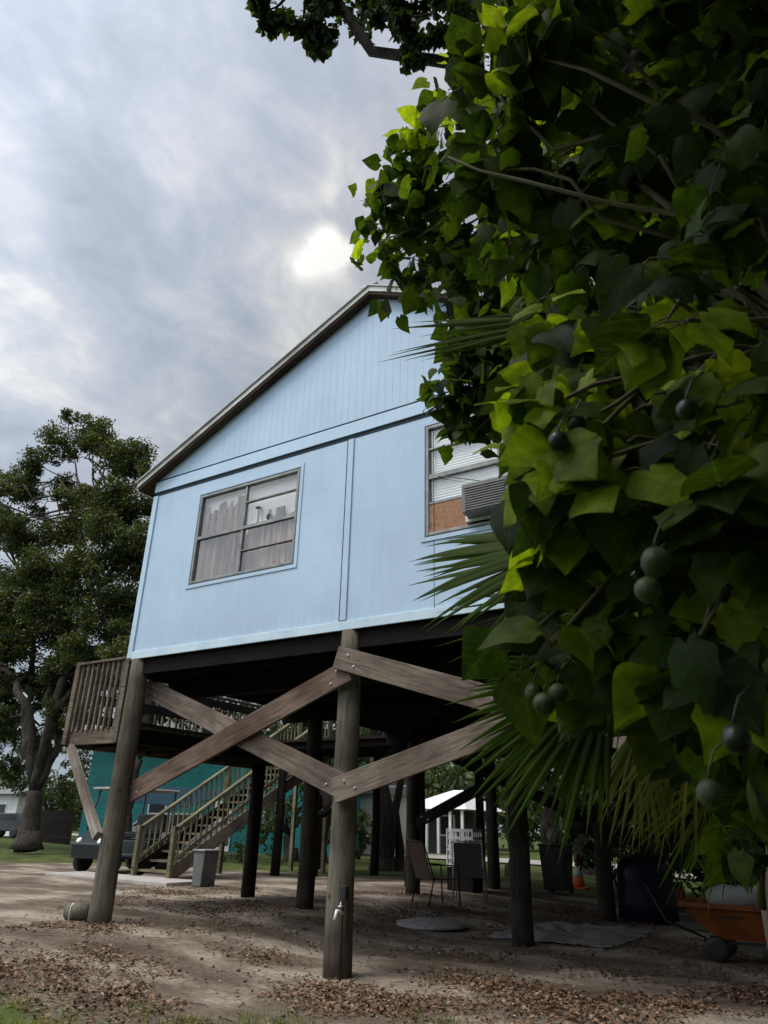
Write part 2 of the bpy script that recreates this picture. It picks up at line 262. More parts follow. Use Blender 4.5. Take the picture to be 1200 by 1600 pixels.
# ---------------------------------------------------------------- mesh helpers
class MB:
    def __init__(s): s.v = []; s.f = []; s.mi = []; s.sm = []
    def add(s, vs, fs, mi=0, smooth=False):
        o = len(s.v); s.v += [tuple(v) for v in vs]; s.f += [tuple(i+o for i in f) for f in fs]; s.mi += [mi]*len(fs); s.sm += [smooth]*len(fs)
    def box(s, lo, hi, mi=0, M_=None):
        (a, b, c), (d, e, f) = lo, hi
        v = [Vector(q) for q in ((a, b, c), (d, b, c), (d, e, c), (a, e, c), (a, b, f), (d, b, f), (d, e, f), (a, e, f))]
        if M_: v = [M_ @ q for q in v]
        s.add(v, [(0, 3, 2, 1), (4, 5, 6, 7), (0, 1, 5, 4), (1, 2, 6, 5), (2, 3, 7, 6), (3, 0, 4, 7)], mi); return s
    def bar(s, p0, p1, w_, h_, up=(0, 0, 1), mi=0):      # w_ sideways, h_ along up
        p0 = Vector(p0); p1 = Vector(p1); d = (p1-p0); ln = d.length; d.normalize(); sd_ = d.cross(Vector(up)).normalized(); u = sd_.cross(d)
        m = Matrix((( d.x, sd_.x, u.x, p0.x), (d.y, sd_.y, u.y, p0.y), (d.z, sd_.z, u.z, p0.z), (0, 0, 0, 1)))
        return s.box((0, -w_/2, -h_/2), (ln, w_/2, h_/2), mi, m)
    def tube(s, pts, rad, n=8, mi=0, cap=True):
        pts = [Vector(p) for p in pts]; rad = [rad]*len(pts) if isinstance(rad, (int, float)) else rad
        vs = []; fs = []; prev = None
        for i, p in enumerate(pts):
            d = (pts[min(i+1, len(pts)-1)]-pts[max(i-1, 0)]).normalized()
            if prev is None:
                a = d.orthogonal().normalized()
            else:
                a = (prev-d*prev.dot(d)).normalized()
            prev = a; b = d.cross(a)
            for k in range(n):
                t = 2*math.pi*k/n; vs.append(p+(a*math.cos(t)+b*math.sin(t))*rad[i])
        for i in range(len(pts)-1):
            for k in range(n): fs.append((i*n+k, i*n+(k+1) % n, (i+1)*n+(k+1) % n, (i+1)*n+k))
        if cap: fs.append(tuple(reversed(range(n)))); fs.append(tuple(range((len(pts)-1)*n, len(pts)*n)))
        s.add(vs, fs, mi, True); return s
    def lathe(s, prof, c=(0, 0, 0), n=20, mi=0, M_=None):
        vs = []; c = Vector(c)
        for (r, z) in prof:
            for k in range(n):
                t = 2*math.pi*k/n; q = Vector((r*math.cos(t), r*math.sin(t), z)); q = (M_ @ q) if M_ else q; vs.append(q+c)
        fs = [(i*n+k, i*n+(k+1) % n, (i+1)*n+(k+1) % n, (i+1)*n+k) for i in range(len(prof)-1) for k in range(n)]
        fs.append(tuple(reversed(range(n)))); fs.append(tuple(range((len(prof)-1)*n, len(prof)*n)))
        s.add(vs, fs, mi, True); return s
    def prism(s, poly, ax, a, b, mi=0):      # polygon in two axes pushed along the third
        def mk(u, v, t): return {'x': (t, u, v), 'y': (u, t, v), 'z': (u, v, t)}[ax]
        n = len(poly); vs = [mk(u, v, a) for u, v in poly]+[mk(u, v, b) for u, v in poly]
        s.add(vs, [tuple(range(n)), tuple(reversed(range(n, 2*n)))]+[(i, i+n, (i+1) % n+n, (i+1) % n) for i in range(n)], mi); return s
    def build(s, name, mats, parent=None, bevel=0, origin=None):
        me = bpy.data.meshes.new(name)
        o0 = Vector(origin) if origin is not None else Vector((0, 0, 0))
        me.from_pydata([tuple(Vector(v)-o0) for v in s.v], [], s.f)
        for m in (mats if isinstance(mats, (list, tuple)) else [mats]): me.materials.append(m)
        me.polygons.foreach_set('material_index', s.mi); me.polygons.foreach_set('use_smooth', s.sm); me.update()
        import bmesh
        bm = bmesh.new(); bm.from_mesh(me); bmesh.ops.recalc_face_normals(bm, faces=bm.faces); bm.to_mesh(me); bm.free()
        o = bpy.data.objects.new(name, me); col.objects.link(o); o.location = o0
        if parent: adopt(o, parent)
        if bevel:
            b = o.modifiers.new('bevel', 'BEVEL'); b.width = bevel; b.segments = 2; b.limit_method = 'ANGLE'
        return o
def wloc(o):
    l = Vector(o.location)
    while o.parent: o = o.parent; l = l+o.location
    return l
def adopt(o, parent):           # every parent here is only moved, never turned, until it is copied
    o.parent = parent; o.location = Vector(o.location)-wloc(parent)
def tag(o, label=None, cat=None, group=None, kind=None):
    if label: o['label'] = label
    if cat: o['category'] = cat
    if group: o['group'] = group
    if kind: o['kind'] = kind
    return o
def thing(name, loc, label, cat, group=None):
    o = bpy.data.objects.new(name, None); col.objects.link(o); o.location = loc; o.empty_display_size = .2
    return tag(o, label, cat, group)
def children(o): return [c for c in bpy.data.objects if c.parent == o]
def copy_tree(o, parent=None):
    c = o.copy(); col.objects.link(c); c.parent = parent
    for ch in children(o): copy_tree(ch, c)
    return c
def board(name, p0, p1, w_, t_, m, parent, face=(0, -1, 0), bevel=.004):   # a plank with its grain along itself; face = the way its wide side looks
    p0 = Vector(p0); p1 = Vector(p1); d = p1-p0; ln = d.length; d.normalize(); f = Vector(face); f = (f-d*f.dot(d)).normalized(); u = d.cross(f)
    me = bpy.data.meshes.new(name); b = MB().box((0, -t_/2, -w_/2), (ln, t_/2, w_/2))
    me.from_pydata(b.v, [], b.f); me.materials.append(m)
    o = bpy.data.objects.new(name, me); col.objects.link(o)
    s_ = -f; rot = Matrix(((d.x, s_.x, u.x), (d.y, s_.y, u.y), (d.z, s_.z, u.z)))
    if rot.determinant() < 0: rot = Matrix(((d.x, s_.x, -u.x), (d.y, s_.y, -u.y), (d.z, s_.z, -u.z)))
    o.rotation_euler = rot.to_euler(); o.location = p0; adopt(o, parent)
    if bevel: q = o.modifiers.new('bevel', 'BEVEL'); q.width = bevel; q.segments = 1
    return o

# ---------------------------------------------------------------- ground
def sst(a, b, x):
    t = min(1, max(0, (x-a)/(b-a))); return t*t*(3-2*t)
def gz(x, y):
    return .17*sst(-4.8, -8.0, x) + .028*noise.noise(Vector((x*.5, y*.5, 0)))*sst(60, 20, abs(y))
def axis_pts(lo, hi, core, fine):
    a = list(np.arange(core[0], core[1], fine)); s_ = fine; x = core[1]; 
    while x < hi: a.append(x); s_ *= 1.3; x += s_
    a.append(hi); s_ = fine; x = core[0]
    while x > lo: s_ *= 1.3; x -= s_; a.insert(0, max(x, lo))
    return a
xs = axis_pts(-500, 400, (-16, 4), .35); ys = axis_pts(-150, 700, (1, 20), .35)
gb = MB(); nx = len(xs)
gb.add([(x, y, gz(x, y)) for y in ys for x in xs], [(j*nx+i, j*nx+i+1, (j+1)*nx+i+1, (j+1)*nx+i) for j in range(len(ys)-1) for i in range(nx-1)], 0, True)
mg, t, p = newmat('dirt and lawn'); n = t.nodes.new; l = t.links.new
p.inputs['Roughness'].default_value = .95; p.inputs['Specular IOR Level'].default_value = .1
co = n('ShaderNodeTexCoord')
def tno(scale, det=6, ro=.6, st=(1, 1, 1)):
    mp = n('ShaderNodeMapping'); mp.inputs['Scale'].default_value = st; l(co.outputs['Object'], mp.inputs[0])
    q = n('ShaderNodeTexNoise'); q.inputs['Scale'].default_value = scale; q.inputs['Detail'].default_value = det; q.inputs['Roughness'].default_value = ro; l(mp.outputs[0], q.inputs['Vector']); return q.outputs['Fac']
def trp(f, stops):
    q = n('ShaderNodeValToRGB'); l(f, q.inputs[0]); e = q.color_ramp.elements
    e[0].position = stops[0][0]; e[0].color = (*stops[0][1], 1); e[1].position = stops[-1][0]; e[1].color = (*stops[-1][1], 1)
    for a, b in stops[1:-1]: k = e.new(a); k.color = (*b, 1)
    return q.outputs[0]
def tmix(f, a, b, mode='MIX'):
    q = n('ShaderNodeMixRGB'); q.blend_type = mode
    if isinstance(f, (int, float)): q.inputs[0].default_value = f
    else: l(f, q.inputs[0])
    l(a, q.inputs[1]) if not isinstance(a, tuple) else setattr(q.inputs[1], 'default_value', (*a, 1))
    l(b, q.inputs[2]) if not isinstance(b, tuple) else setattr(q.inputs[2], 'default_value', (*b, 1))
    return q.outputs[0]
def tm(op, a, b=None, c=None, clamp=False):
    q = n('ShaderNodeMath'); q.operation = op; q.use_clamp = clamp
    for i, v in enumerate((a, b, c)):
        if v is None: continue
        if isinstance(v, (int, float)): q.inputs[i].default_value = v
        else: l(v, q.inputs[i])
    return q.outputs[0]
sand = trp(tno(.55, 5, .55, (1, 1.8, 1)), [(.34, (.095, .076, .058)), (.49, (.172, .146, .114)), (.62, (.40, .355, .29))])
fine = trp(tno(9, 8, .7), [(.3, (.62, .60, .58)), (.7, (1.22, 1.2, 1.18))])
dirt = tmix(1., sand, fine, 'MULTIPLY')
lit = trp(tno(24, 4, .7), [(.44, (0, 0, 0)), (.60, (1, 1, 1))])
dirt = tmix(tm('MULTIPLY', lit, .4), dirt, (.10, .062, .042))
grass_c = trp(tno(1.7, 6), [(.35, (.035, .048, .016)), (.65, (.10, .125, .035))])
spx = n('ShaderNodeSeparateXYZ'); l(co.outputs['Object'], spx.inputs[0])
# the dirt yard: a rough oval about the house
ex = tm('DIVIDE', tm('ADD', spx.outputs[0], 6.), 17.); ey = tm('DIVIDE', tm('SUBTRACT', spx.outputs[1], 10.6), 7.0)
rr = tm('SQRT', tm('ADD', tm('POWER', tm('ABSOLUTE', ex), 2.), tm('POWER', tm('ABSOLUTE', ey), 2.)))
edge = tm('ADD', rr, tm('MULTIPLY_ADD', tno(1.1, 6, .65), .5, -.25))
gm = trp(edge, [(.93, (0, 0, 0)), (1.08, (1, 1, 1))])
l(tmix(gm, dirt, grass_c), p.inputs['Base Color'])
bp = n('ShaderNodeBump'); bp.inputs['Strength'].default_value = .7; bp.inputs['Distance'].default_value = .03; l(tno(14, 8, .7), bp.inputs['Height']); l(bp.outputs[0], p.inputs['Normal'])
ground = gb.build('ground', mg); tag(ground, kind='structure')
# far road
rb = MB(); rp_ = [(-120, 60), (-62, 43), (-17, 31), (6, 26), (60, 14)]
for (x0, y0), (x1, y1) in zip(rp_, rp_[1:]):
    d = Vector((x1-x0, y1-y0, 0)).normalized(); s_ = Vector((-d.y, d.x, 0))*1.9
    K = 14
    for k in range(K):
        a = Vector((x0+(x1-x0)*k/K, y0+(y1-y0)*k/K, 0)); b = Vector((x0+(x1-x0)*(k+1)/K, y0+(y1-y0)*(k+1)/K, 0))
        q = [a-s_, b-s_, b+s_, a+s_]; rb.add([(v.x, v.y, .17*sst(-4.8, -8, v.x)+.05) for v in q], [(0, 1, 2, 3)])
tag(rb.build('road', mat('pale gravel road', (.36, .34, .30), (.27, .25, .22), 4, .95)), kind='structure')

# ---------------------------------------------------------------- the stilt house
X0, X1, YF, YB = -8.27, -.50, 6.53, 18.3
ZB, ZW = 3.36, 5.85
XA = (X0+X1)/2; SL = .485; ZE = 6.08                       # roof underside passes through (X0, ZE)
def roofz(x): return ZE + SL*((x-X0) if x < XA else (X1-x))
house = thing('stilt_house', (XA, YF, 0), 'light blue gabled house raised high on round wooden pilings with crossed braces', 'house')
# front wall: lower panels with window openings
W1 = (-7.27, -5.47, 4.29, 5.62); W2 = (-3.58, -1.78, 4.29, 5.69)
b = MB(); xsn = sorted({X0, X1, W1[0], W1[1], W2[0], W2[1]}); zsn = sorted({ZB, W1[2], W1[3], W2[3], ZW})
for i in range(len(xsn)-1):
    for j in range(len(zsn)-1):
        cxm = (xsn[i]+xsn[i+1])/2; czm = (zsn[j]+zsn[j+1])/2
        if any(w_[0] < cxm < w_[1] and w_[2] < czm < w_[3] for w_ in (W1, W2)): continue
        b.add([(xsn[i], YF, zsn[j]), (xsn[i+1], YF, zsn[j]), (xsn[i+1], YF, zsn[j+1]), (xsn[i], YF, zsn[j+1])], [(0, 1, 2, 3)])
for w_ in (W1, W2):      # reveals
    a0, a1, c0, c1 = w_
    b.add([(a0, YF, c0), (a1, YF, c0), (a1, YF, c1), (a0, YF, c1), (a0, YF+.09, c0), (a1, YF+.09, c0), (a1, YF+.09, c1), (a0, YF+.09, c1)], [(0, 1, 5, 4), (1, 2, 6, 5), (2, 3, 7, 6), (3, 0, 4, 7)])
b.build('wall', M_blue, house)
# other walls
b = MB(); b.box((X0, YF+.1, ZB), (X0+.1, YB, ZE)); b.build('wall', M_blue, house)
b = MB(); b.box((X1-.1, YF+.1, ZB), (X1, YB, ZE)); b.build('wall', M_blue, house)
b = MB(); b.prism([(X0+.1, ZB), (X1-.1, ZB), (X1-.1, ZE), (XA, roofz(XA)-.06), (X0+.1, ZE)], 'y', YB-.1, YB-.001); b.build('wall', M_blue, house)
# gable with shallow vertical grooves cut every 0.2 m
b = MB(); x = X0; zg = 6.10
k = 0
while x < X1-.001:
    x2 = min(x+.104, X1); x3 = min(x2+.007, X1)
    for (u, v, yy) in ((x, x2, YF-.015), (x2, x3, YF-.0132)):
        if v-u < 1e-4: continue
        if u < XA < v: pts = [(u, zg), (v, zg), (v, roofz(v)), (XA, roofz(XA)), (u, roofz(u))]
        else: pts = [(u, zg), (v, zg), (v, max(zg, roofz(v))), (u, max(zg, roofz(u)))]
        b.add([(q[0], yy, q[1]) for q in pts], [tuple(range(len(pts)))])
    for (u, ya, yb) in ((x2, YF-.015, YF-.0132), (x3, YF-.0132, YF-.015)):
        if roofz(u) > zg: b.add([(u, ya, zg), (u, yb, zg), (u, yb, roofz(u)), (u, ya, roofz(u))], [(0, 1, 2, 3)])
    x = x3
b.add([(X0, YF-.015, zg), (X1, YF-.015, zg), (X1, YF, zg), (X0, YF, zg)], [(0, 1, 2, 3)])
b.build('gable', M_blue, house)
# band board between the gable and the panels, with a shadow gap above and below
zb0, zb1 = ZW+.045, zg-.028
b = MB(); b.box((X0-.02, YF-.022, zb0), (X1+.02, YF-.001, zb1)); b.build('band_board', M_blue2, house, bevel=.004)
b = MB(); b.box((X0, YF-.003, zb1), (X1, YF+.02, zg)); b.box((X0, YF-.003, ZW-.015), (X1, YF+.02, zb0)); b.build('flashing_shadow', M_bluedk, house)  # dark strips painted in for the shadow lines of the flashing
# battens, corner and bottom trim
for (bx_, dx) in ((-4.66, .042),):
    b = MB(); b.box((bx_-dx, YF-.02, ZB+.10), (bx_+dx, YF-.001, ZW-.02)); b.build('batten', M_blue, house, bevel=.004)
    b = MB(); b.box((bx_-dx-.022, YF-.006, ZB+.10), (bx_-dx-.002, YF-.001, ZW-.02)); b.build('seam', M_bluedk, house)
b = MB(); b.box((X0-.022, YF-.024, ZB), (X0+.07, YF-.001, ZW-.016)); b.box((X0-.022, YF, ZB), (X0-.001, YF+.10, ZW-.016)); b.build('corner_trim', M_blue2, house, bevel=.004)
b = MB(); b.box((X0+.072, YF-.028, ZB-.02), (X1+.02, YF-.001, ZB+.085)); b.build('bottom_trim', mat('pale bottom trim', (.55, .68, .76), (.47, .60, .69), 5, .6), house, bevel=.004)
b = MB(); b.box((XA+.9, YF-.0025, ZB+.09), (XA+.9+.006, YF-.0005, ZW-.02)); b.build('seam', M_bluedk, house)
# roof
OV = .13; OE = .27; TH = .085
b = MB()
for s_ in (1, -1):
    xe = (X0-OE) if s_ > 0 else (X1+OE); ze = roofz(xe)+.0
    b.prism([(xe, ze+.02), (XA, roofz(XA)+.02), (XA, roofz(XA)+.02+TH), (xe, ze+.02+TH)][::s_], 'y', YF-OV, YB+OV)
roof = b.build('roof', M_roof, house)
b = MB()
for s_ in (1, -1):
    xe = (X0-OE) if s_ > 0 else (X1+OE); ze = roofz(xe)
    b.prism([(xe-.01*s_, ze+.035), (XA, roofz(XA)+.035), (XA, roofz(XA)+.108), (xe-.01*s_, ze+.108)][::s_], 'y', YF-OV-.03, YF-OV-.001)
b.build('fascia', M_fascia, roof)
b = MB()
for s_ in (1, -1):
    xe = (X0-OE) if s_ > 0 else (X1+OE); ze = roofz(xe)
    b.prism([(xe+.004*s_, ze-.01), (XA, roofz(XA)-.01), (XA, roofz(XA)+.033), (xe+.004*s_, ze+.033)][::s_], 'y', YF-OV-.012, YF-OV-.002)
b.build('sub_fascia', M_soffit, roof)
b = MB()
for s_ in (1, -1):
    xe = (X0-OE) if s_ > 0 else (X1+OE); ze = roofz(xe)
    b.prism([(xe, ze), (XA, roofz(XA)), (XA, roofz(XA)+.018), (xe, ze+.018)][::s_], 'y', YF-OV, YB+OV-.01)
    for yy in np.arange(YF+.3, YB, .6): pass
b.build('soffit', M_soffit, roof)
b = MB()
for s_ in (1, -1):
    xe = (X0-OE) if s_ > 0 else (X1+OE); ze = roofz(xe)
    b.prism([(xe-.03*s_, ze+.110), (XA, roofz(XA)+.110), (XA, roofz(XA)+.128), (xe-.03*s_, ze+.128)][::s_], 'y', YF-OV-.06, YF-OV+.2)
b.build('drip_edge', mat('pale metal edge', (.52, .53, .52), (.42, .42, .41), 8, .5), roof)
b = MB(); b.bar((XA, YF-OV-.05, roofz(XA)+.12), (XA, YB+OV, roofz(XA)+.12), .26, .03); b.build('ridge_cap', M_fascia, roof)
b = MB(); b.box((X0-OE-.025, YF-OV, roofz(X0-OE)-.01), (X0-OE-.002, YB+OV, roofz(X0-OE)+.10)); b.build('fascia', M_fascia, roof)
# windows
def curtain(x0, x1, z0, z1, y, amp, wl, ph=0., ragged=0.):
    b = MB(); K = max(12, int((x1-x0)/wl*8)); vs = []
    for i in range(K+1):
        u = x0+(x1-x0)*i/K; yy = y+amp*math.sin(2*math.pi*(u-x0)/wl+ph+.6*math.sin(u*9))
        zt = z1-(ragged*(.5+.5*math.sin(u*31+2*math.sin(u*13))) if ragged else 0)
        vs += [(u, yy, z0), (u, yy*1.0, (z0+zt)/2), (u, yy, zt)]
    b.add(vs, [(i*3+j, i*3+3+j, i*3+4+j, i*3+1+j) for i in range(K) for j in (0, 1)], 0, True); return b
def window(w_, cols, rows, name='window'):
    a0, a1, c0, c1 = w_
    wf = MB(); f_ = .035; yf0, yf1 = YF-.012, YF+.07
    wf.box((a0, yf0, c0), (a0+f_, yf1, c1)); wf.box((a1-f_, yf0, c0), (a1, yf1, c1)); wf.box((a0+f_, yf0, c0), (a1-f_, yf1, c0+f_)); wf.box((a0+f_, yf0, c1-f_), (a1-f_, yf1, c1))
    win = wf.build(name, M_alu, house, bevel=.004)
    g = MB(); g.box((a0-.012, YF-.006, c0-.014), (a1+.012, YF-.001, c0-.001)); g.box((a0-.012, YF-.006, c1+.001), (a1+.012, YF-.001, c1+.014)); g.box((a0-.012, YF-.006, c0), (a0-.001, YF-.001, c1)); g.box((a1+.001, YF-.006, c0), (a1+.012, YF-.001, c1))
    g.build('seal', M_alud, win)
    tr = MB(); s_ = .065
    tr.box((a0-s_, YF-.012, c0-s_), (a0-.014, YF-.0008, c1+s_)); tr.box((a1+.014, YF-.012, c0-s_), (a1+s_, YF-.0008, c1+s_)); tr.box((a0-.014, YF-.012, c1+.016), (a1+.014, YF-.0008, c1+s_)); tr.box((a0-.014, YF-.012, c0-s_), (a1+.014, YF-.0008, c0-.016))
    tr.build('casing', M_blue, win, bevel=.003)
    for (u, z0, z1, th) in cols: MB().box((u-th/2, YF+.0, z0), (u+th/2, YF+.045, z1)).build('mullion', M_alu, win, bevel=.003)
    for (x0, x1, z, th) in rows: MB().box((x0, YF-.005, z-th/2), (x1, YF+.04, z+th/2)).build('rail', M_alu, win, bevel=.003)
    pn = MB(); pn.add([(a0+f_, YF+.024, c0+f_), (a1-f_, YF+.024, c0+f_), (a1-f_, YF+.024, c1-f_), (a0+f_, YF+.024, c1-f_)], [(0, 1, 2, 3)]); pn.build('pane', M_glass, win)
    MB().box((a0-.25, YF+.55, c0-.2), (a1+.25, YF+.6, c1+.15)).build('room_back', M_room, win)
    return win
a0, a1, c0, c1 = W1; xm = -6.40; zm = 4.955
win1 = window(W1, [(xm, c0, c1, .032)], [(a0+.03, a1-.03, zm, .045), (xm, a1-.03, 5.33, .02), (xm, a1-.03, 4.62, .012)])
b = curtain(a0+.02, xm-.02, c0+.02, 5.50, YF+.075, .022, .115, 0, .16); b.build('curtain', M_curtain, win1)
b = curtain(a0+.02, xm-.32, c0+.02, 5.30, YF+.05, .010, .16, 1., .22); b.build('curtain', M_curtain2, win1)
b = curtain(xm+.02, a1-.02, c0+.02, 5.02, YF+.085, .012, .22, 2, .03); b.build('curtain', M_curtain2, win1)
b = curtain(xm+.3, a1-.03, c0+.02, 5.06, YF+.062, .006, .3, .5, .05); b.build('curtain', M_curtain, win1)
b = MB().box((a0+.02, YF+.105, 4.9), (a1-.02, YF+.115, c1-.02)); b.build('shade', M_shade, win1)
orn = mat('green brown ornaments', (.09, .10, .07), (.05, .05, .04), 15)
MB().lathe([(.03, 0), (.045, .05), (.02, .11), (.022, .15)], (xm+.42, YF+.05, 5.0), 10).build('vase', orn, win1)
MB().box((xm+.54, YF+.035, 5.0), (xm+.68, YF+.06, 5.15)).build('picture', orn, win1)
MB().lathe([(.03, 0), (.012, .02), (.012, .20), (.05, .21), (.05, .225), (.01, .23)], (xm+.22, YF+.05, 5.0), 8).build('figurine', orn, win1)
a0, a1, c0, c1 = W2; zm2 = 5.02
win2 = window(W2, [(-2.68, zm2, c1, .03)], [(a0+.03, a1-.03, zm2, .06), (a0+.03, a1-.03, 5.38, .02)])
b = MB(); vs_ = []; K_ = 56
for k in range(K_+1):
    z = 4.70+.95*k/K_; yy = YF+.050+(.006 if k % 2 else 0); vs_ += [(a0+.05, yy, z), (a1-.05, yy, z)]
b.add(vs_, [(2*k, 2*k+1, 2*k+3, 2*k+2) for k in range(K_)]); b.build('blind', M_blind, win2)
MB().box((a0+.03, YF+.082, 4.66), (a1-.03, YF+.09, 5.66)).build('shade', M_blind, win2)
MB().box((a0+.036, YF+.004, c0+.036), (-3.07, YF+.02, 4.67)).build('filler_panel', M_brick, win2)
MB().box((a0+.036, YF-.002, 4.672), (-3.07, YF+.02, 4.70)).build('rail', M_alu, win2)
MB().tube([(-3.42, YF-.012, 5.0), (-3.15, YF-.03, 4.9), (-2.9, YF-.05, 4.80), (-2.75, YF-.06, 4.73)], .006, 5).build('cord', M_alud, win2)
# under-floor framing
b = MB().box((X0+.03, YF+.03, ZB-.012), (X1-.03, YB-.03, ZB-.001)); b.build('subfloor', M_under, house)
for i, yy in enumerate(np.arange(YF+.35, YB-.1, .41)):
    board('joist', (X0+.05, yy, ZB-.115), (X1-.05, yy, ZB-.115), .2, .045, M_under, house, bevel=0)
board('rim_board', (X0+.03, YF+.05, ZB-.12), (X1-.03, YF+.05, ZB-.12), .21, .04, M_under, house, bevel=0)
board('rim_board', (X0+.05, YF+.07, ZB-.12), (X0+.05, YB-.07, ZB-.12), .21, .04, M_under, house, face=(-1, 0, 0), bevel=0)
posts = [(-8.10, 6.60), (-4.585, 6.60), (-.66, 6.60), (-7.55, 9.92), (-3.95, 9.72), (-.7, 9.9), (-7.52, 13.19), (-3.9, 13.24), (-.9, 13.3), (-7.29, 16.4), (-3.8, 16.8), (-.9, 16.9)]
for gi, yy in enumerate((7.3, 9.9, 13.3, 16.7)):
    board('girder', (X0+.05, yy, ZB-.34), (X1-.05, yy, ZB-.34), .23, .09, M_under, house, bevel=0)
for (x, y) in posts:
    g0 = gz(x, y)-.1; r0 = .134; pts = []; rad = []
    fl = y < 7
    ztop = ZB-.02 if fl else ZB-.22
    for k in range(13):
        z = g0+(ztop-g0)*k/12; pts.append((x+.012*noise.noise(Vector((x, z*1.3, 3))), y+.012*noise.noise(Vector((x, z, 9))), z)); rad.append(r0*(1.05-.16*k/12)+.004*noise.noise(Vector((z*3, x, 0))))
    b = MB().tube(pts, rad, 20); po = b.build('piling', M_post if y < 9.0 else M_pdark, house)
    if y < 7:
        bt = MB(); bt.lathe([(.011, 0), (.02, .001), (.02, .012), (.001, .013)], (0, 0, 0), 8); 
# braces, bolted on
def brace(p0, p1, m, w_=.245, t_=.042):
    o = board('brace', p0, p1, w_, t_, m, house); d = (Vector(p1)-Vector(p0)); ln = d.length
    mb = MB()
    for u in (.16, .27, ln-.16, ln-.27):
        for s_ in (-.05, .05):
            if (u in (.16, ln-.16)) == (s_ > 0): mb.lathe([(.017, 0), (.017, .006), (.009, .007), (.009, .014), (.001, .015)], (u, -t_/2, s_), 8, M_=Matrix.Rotation(R(90), 4, 'X'))
    me = bpy.data.meshes.new('bolt_head'); me.from_pydata(mb.v, [], mb.f); me.materials.append(M_steel)
    q = bpy.data.objects.new('bolt', me); col.objects.link(q); q.parent = o
    return o
brace((-8.12, 6.79, 3.00), (-4.45, 6.445, 1.655), M_beam)
brace((-8.12, 6.70, 1.60), (-4.45, 6.395, 2.86), M_beam_red)
brace((-4.60, 6.35, 3.00), (-.90, 6.43, 1.84), M_beam)
brace((-4.585, 6.40, 1.635), (-.90, 6.37, 2.68), M_beam)
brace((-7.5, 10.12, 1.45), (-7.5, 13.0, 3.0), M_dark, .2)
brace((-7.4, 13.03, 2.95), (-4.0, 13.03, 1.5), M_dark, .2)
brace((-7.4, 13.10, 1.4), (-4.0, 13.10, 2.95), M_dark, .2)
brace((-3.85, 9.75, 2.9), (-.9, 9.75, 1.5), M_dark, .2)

# ---------------------------------------------------------------- window air conditioner
ac = thing('air_conditioner', (-2.85, YF, 4.36), 'beige box air conditioner sticking out of the right window', 'air conditioner')
b = MB().box((-3.04, YF-.20, 4.38), (-2.50, YF-.014, 4.72)); b.build('casing', mat('grey beige enamel', (.19, .18, .17), (.14, .135, .13), 6, .5), ac, bevel=.012)
b = MB()
for k in range(10): b.box((-3.0, YF-.212, 4.40+k*.029), (-2.54, YF-.202, 4.412+k*.029))
b.build('grille', mat('grey fins', (.20, .20, .19), rough=.5), ac)
b = MB().box((-3.07, YF-.05, 4.345), (-2.49, YF-.014, 4.375)); b.box((-3.07, YF-.05, 4.38), (-3.044, YF-.014, 4.76)); b.build('mounting_flange', M_white, ac)

# ---------------------------------------------------------------- side deck
dk = thing('side_deck', (-8.9, 6.9, 0), 'small raised wooden deck with baluster railing hung beside the house, diagonal strut below', 'deck')
DX0, DX1, DY0, DY1, DZ = -9.76, -8.28, 6.86, 11.0, 2.50
b = MB()
for i, yy in enumerate(np.arange(DY0+.03, DY1, .142)): b.box((DX0, yy, DZ-.03), (DX1, yy+.134, DZ+.006))
b.build('floor', M_deck, dk)
board('rim_board', (DX0-.03, DY0, DZ-.11), (DX1+.05, DY0, DZ-.11), .2, .04, M_deck, dk)
board('rim_board', (DX0-.02, DY0, DZ-.13), (DX0-.02, DY1, DZ-.13), .2, .04, M_deck, dk, face=(-1, 0, 0))
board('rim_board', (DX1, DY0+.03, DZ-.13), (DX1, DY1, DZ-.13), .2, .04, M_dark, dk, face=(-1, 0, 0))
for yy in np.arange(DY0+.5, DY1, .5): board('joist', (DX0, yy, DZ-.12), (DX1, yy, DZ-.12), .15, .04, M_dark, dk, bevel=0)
def rail(root, p0, p1, z0, z1, k, m, cap=True):       # a run of balusters between p0 and p1
    p0 = Vector(p0); p1 = Vector(p1); d = p1-p0
    for i in range(k):
        q = p0+d*(i+.5)/k; b = MB().box((q.x-.018, q.y-.018, z0), (q.x+.018, q.y+.018, z1)); b.build('baluster', m, root)
    board('top_rail', (p0.x, p0.y, z1), (p1.x, p1.y, z1), .035, .09, m, root)
for xx, hh in ((DX0+.02, 1.0), (DX1-.35, 1.02)):
    b = MB().box((xx-.045, DY0-.07, DZ-.2), (xx+.045, DY0+.02, DZ+hh)); b.build('rail_post', M_deck, dk, bevel=.004)
rail(dk, (DX0+.05, DY0-.02, 0), (DX1-.4, DY0-.02, 0), DZ-.02, DZ+.97, 9, M_deck)
rail(dk, (DX1-.30, DY0-.02, 0), (DX1-.02, DY0-.02, 0), DZ-.02, DZ+.93, 2, M_deck)
rail(dk, (DX0, DY0+.1, 0), (DX0, DY1, 0), DZ-.02, DZ+.93, 26, M_deck)
for yy in (8.2, 9.6, DY1): MB().box((DX0-.05, yy-.045, DZ-.2), (DX0+.04, yy+.045, DZ+1.0)).build('rail_post', M_deck, dk)
for k in range(3): board('side_board', (DX0+.06, DY0+.2, DZ+.2+k*.3), (DX0+.06, DY1, DZ+.2+k*.3), .14, .02, M_dark, dk, face=(-1, 0, 0))
board('strut', (-9.62, 6.84, 2.27), (-8.16, 6.42, 1.12), .115, .08, wood('pale strut wood', (.30, .27, .235), (.235, .205, .175), (.13, .11, .09)), dk)
for yy in (10.6,):
    MB().tube([(-9.3, yy, .0), (-9.3, yy, 2.35)], .12, 14).build('piling', M_dark, dk)

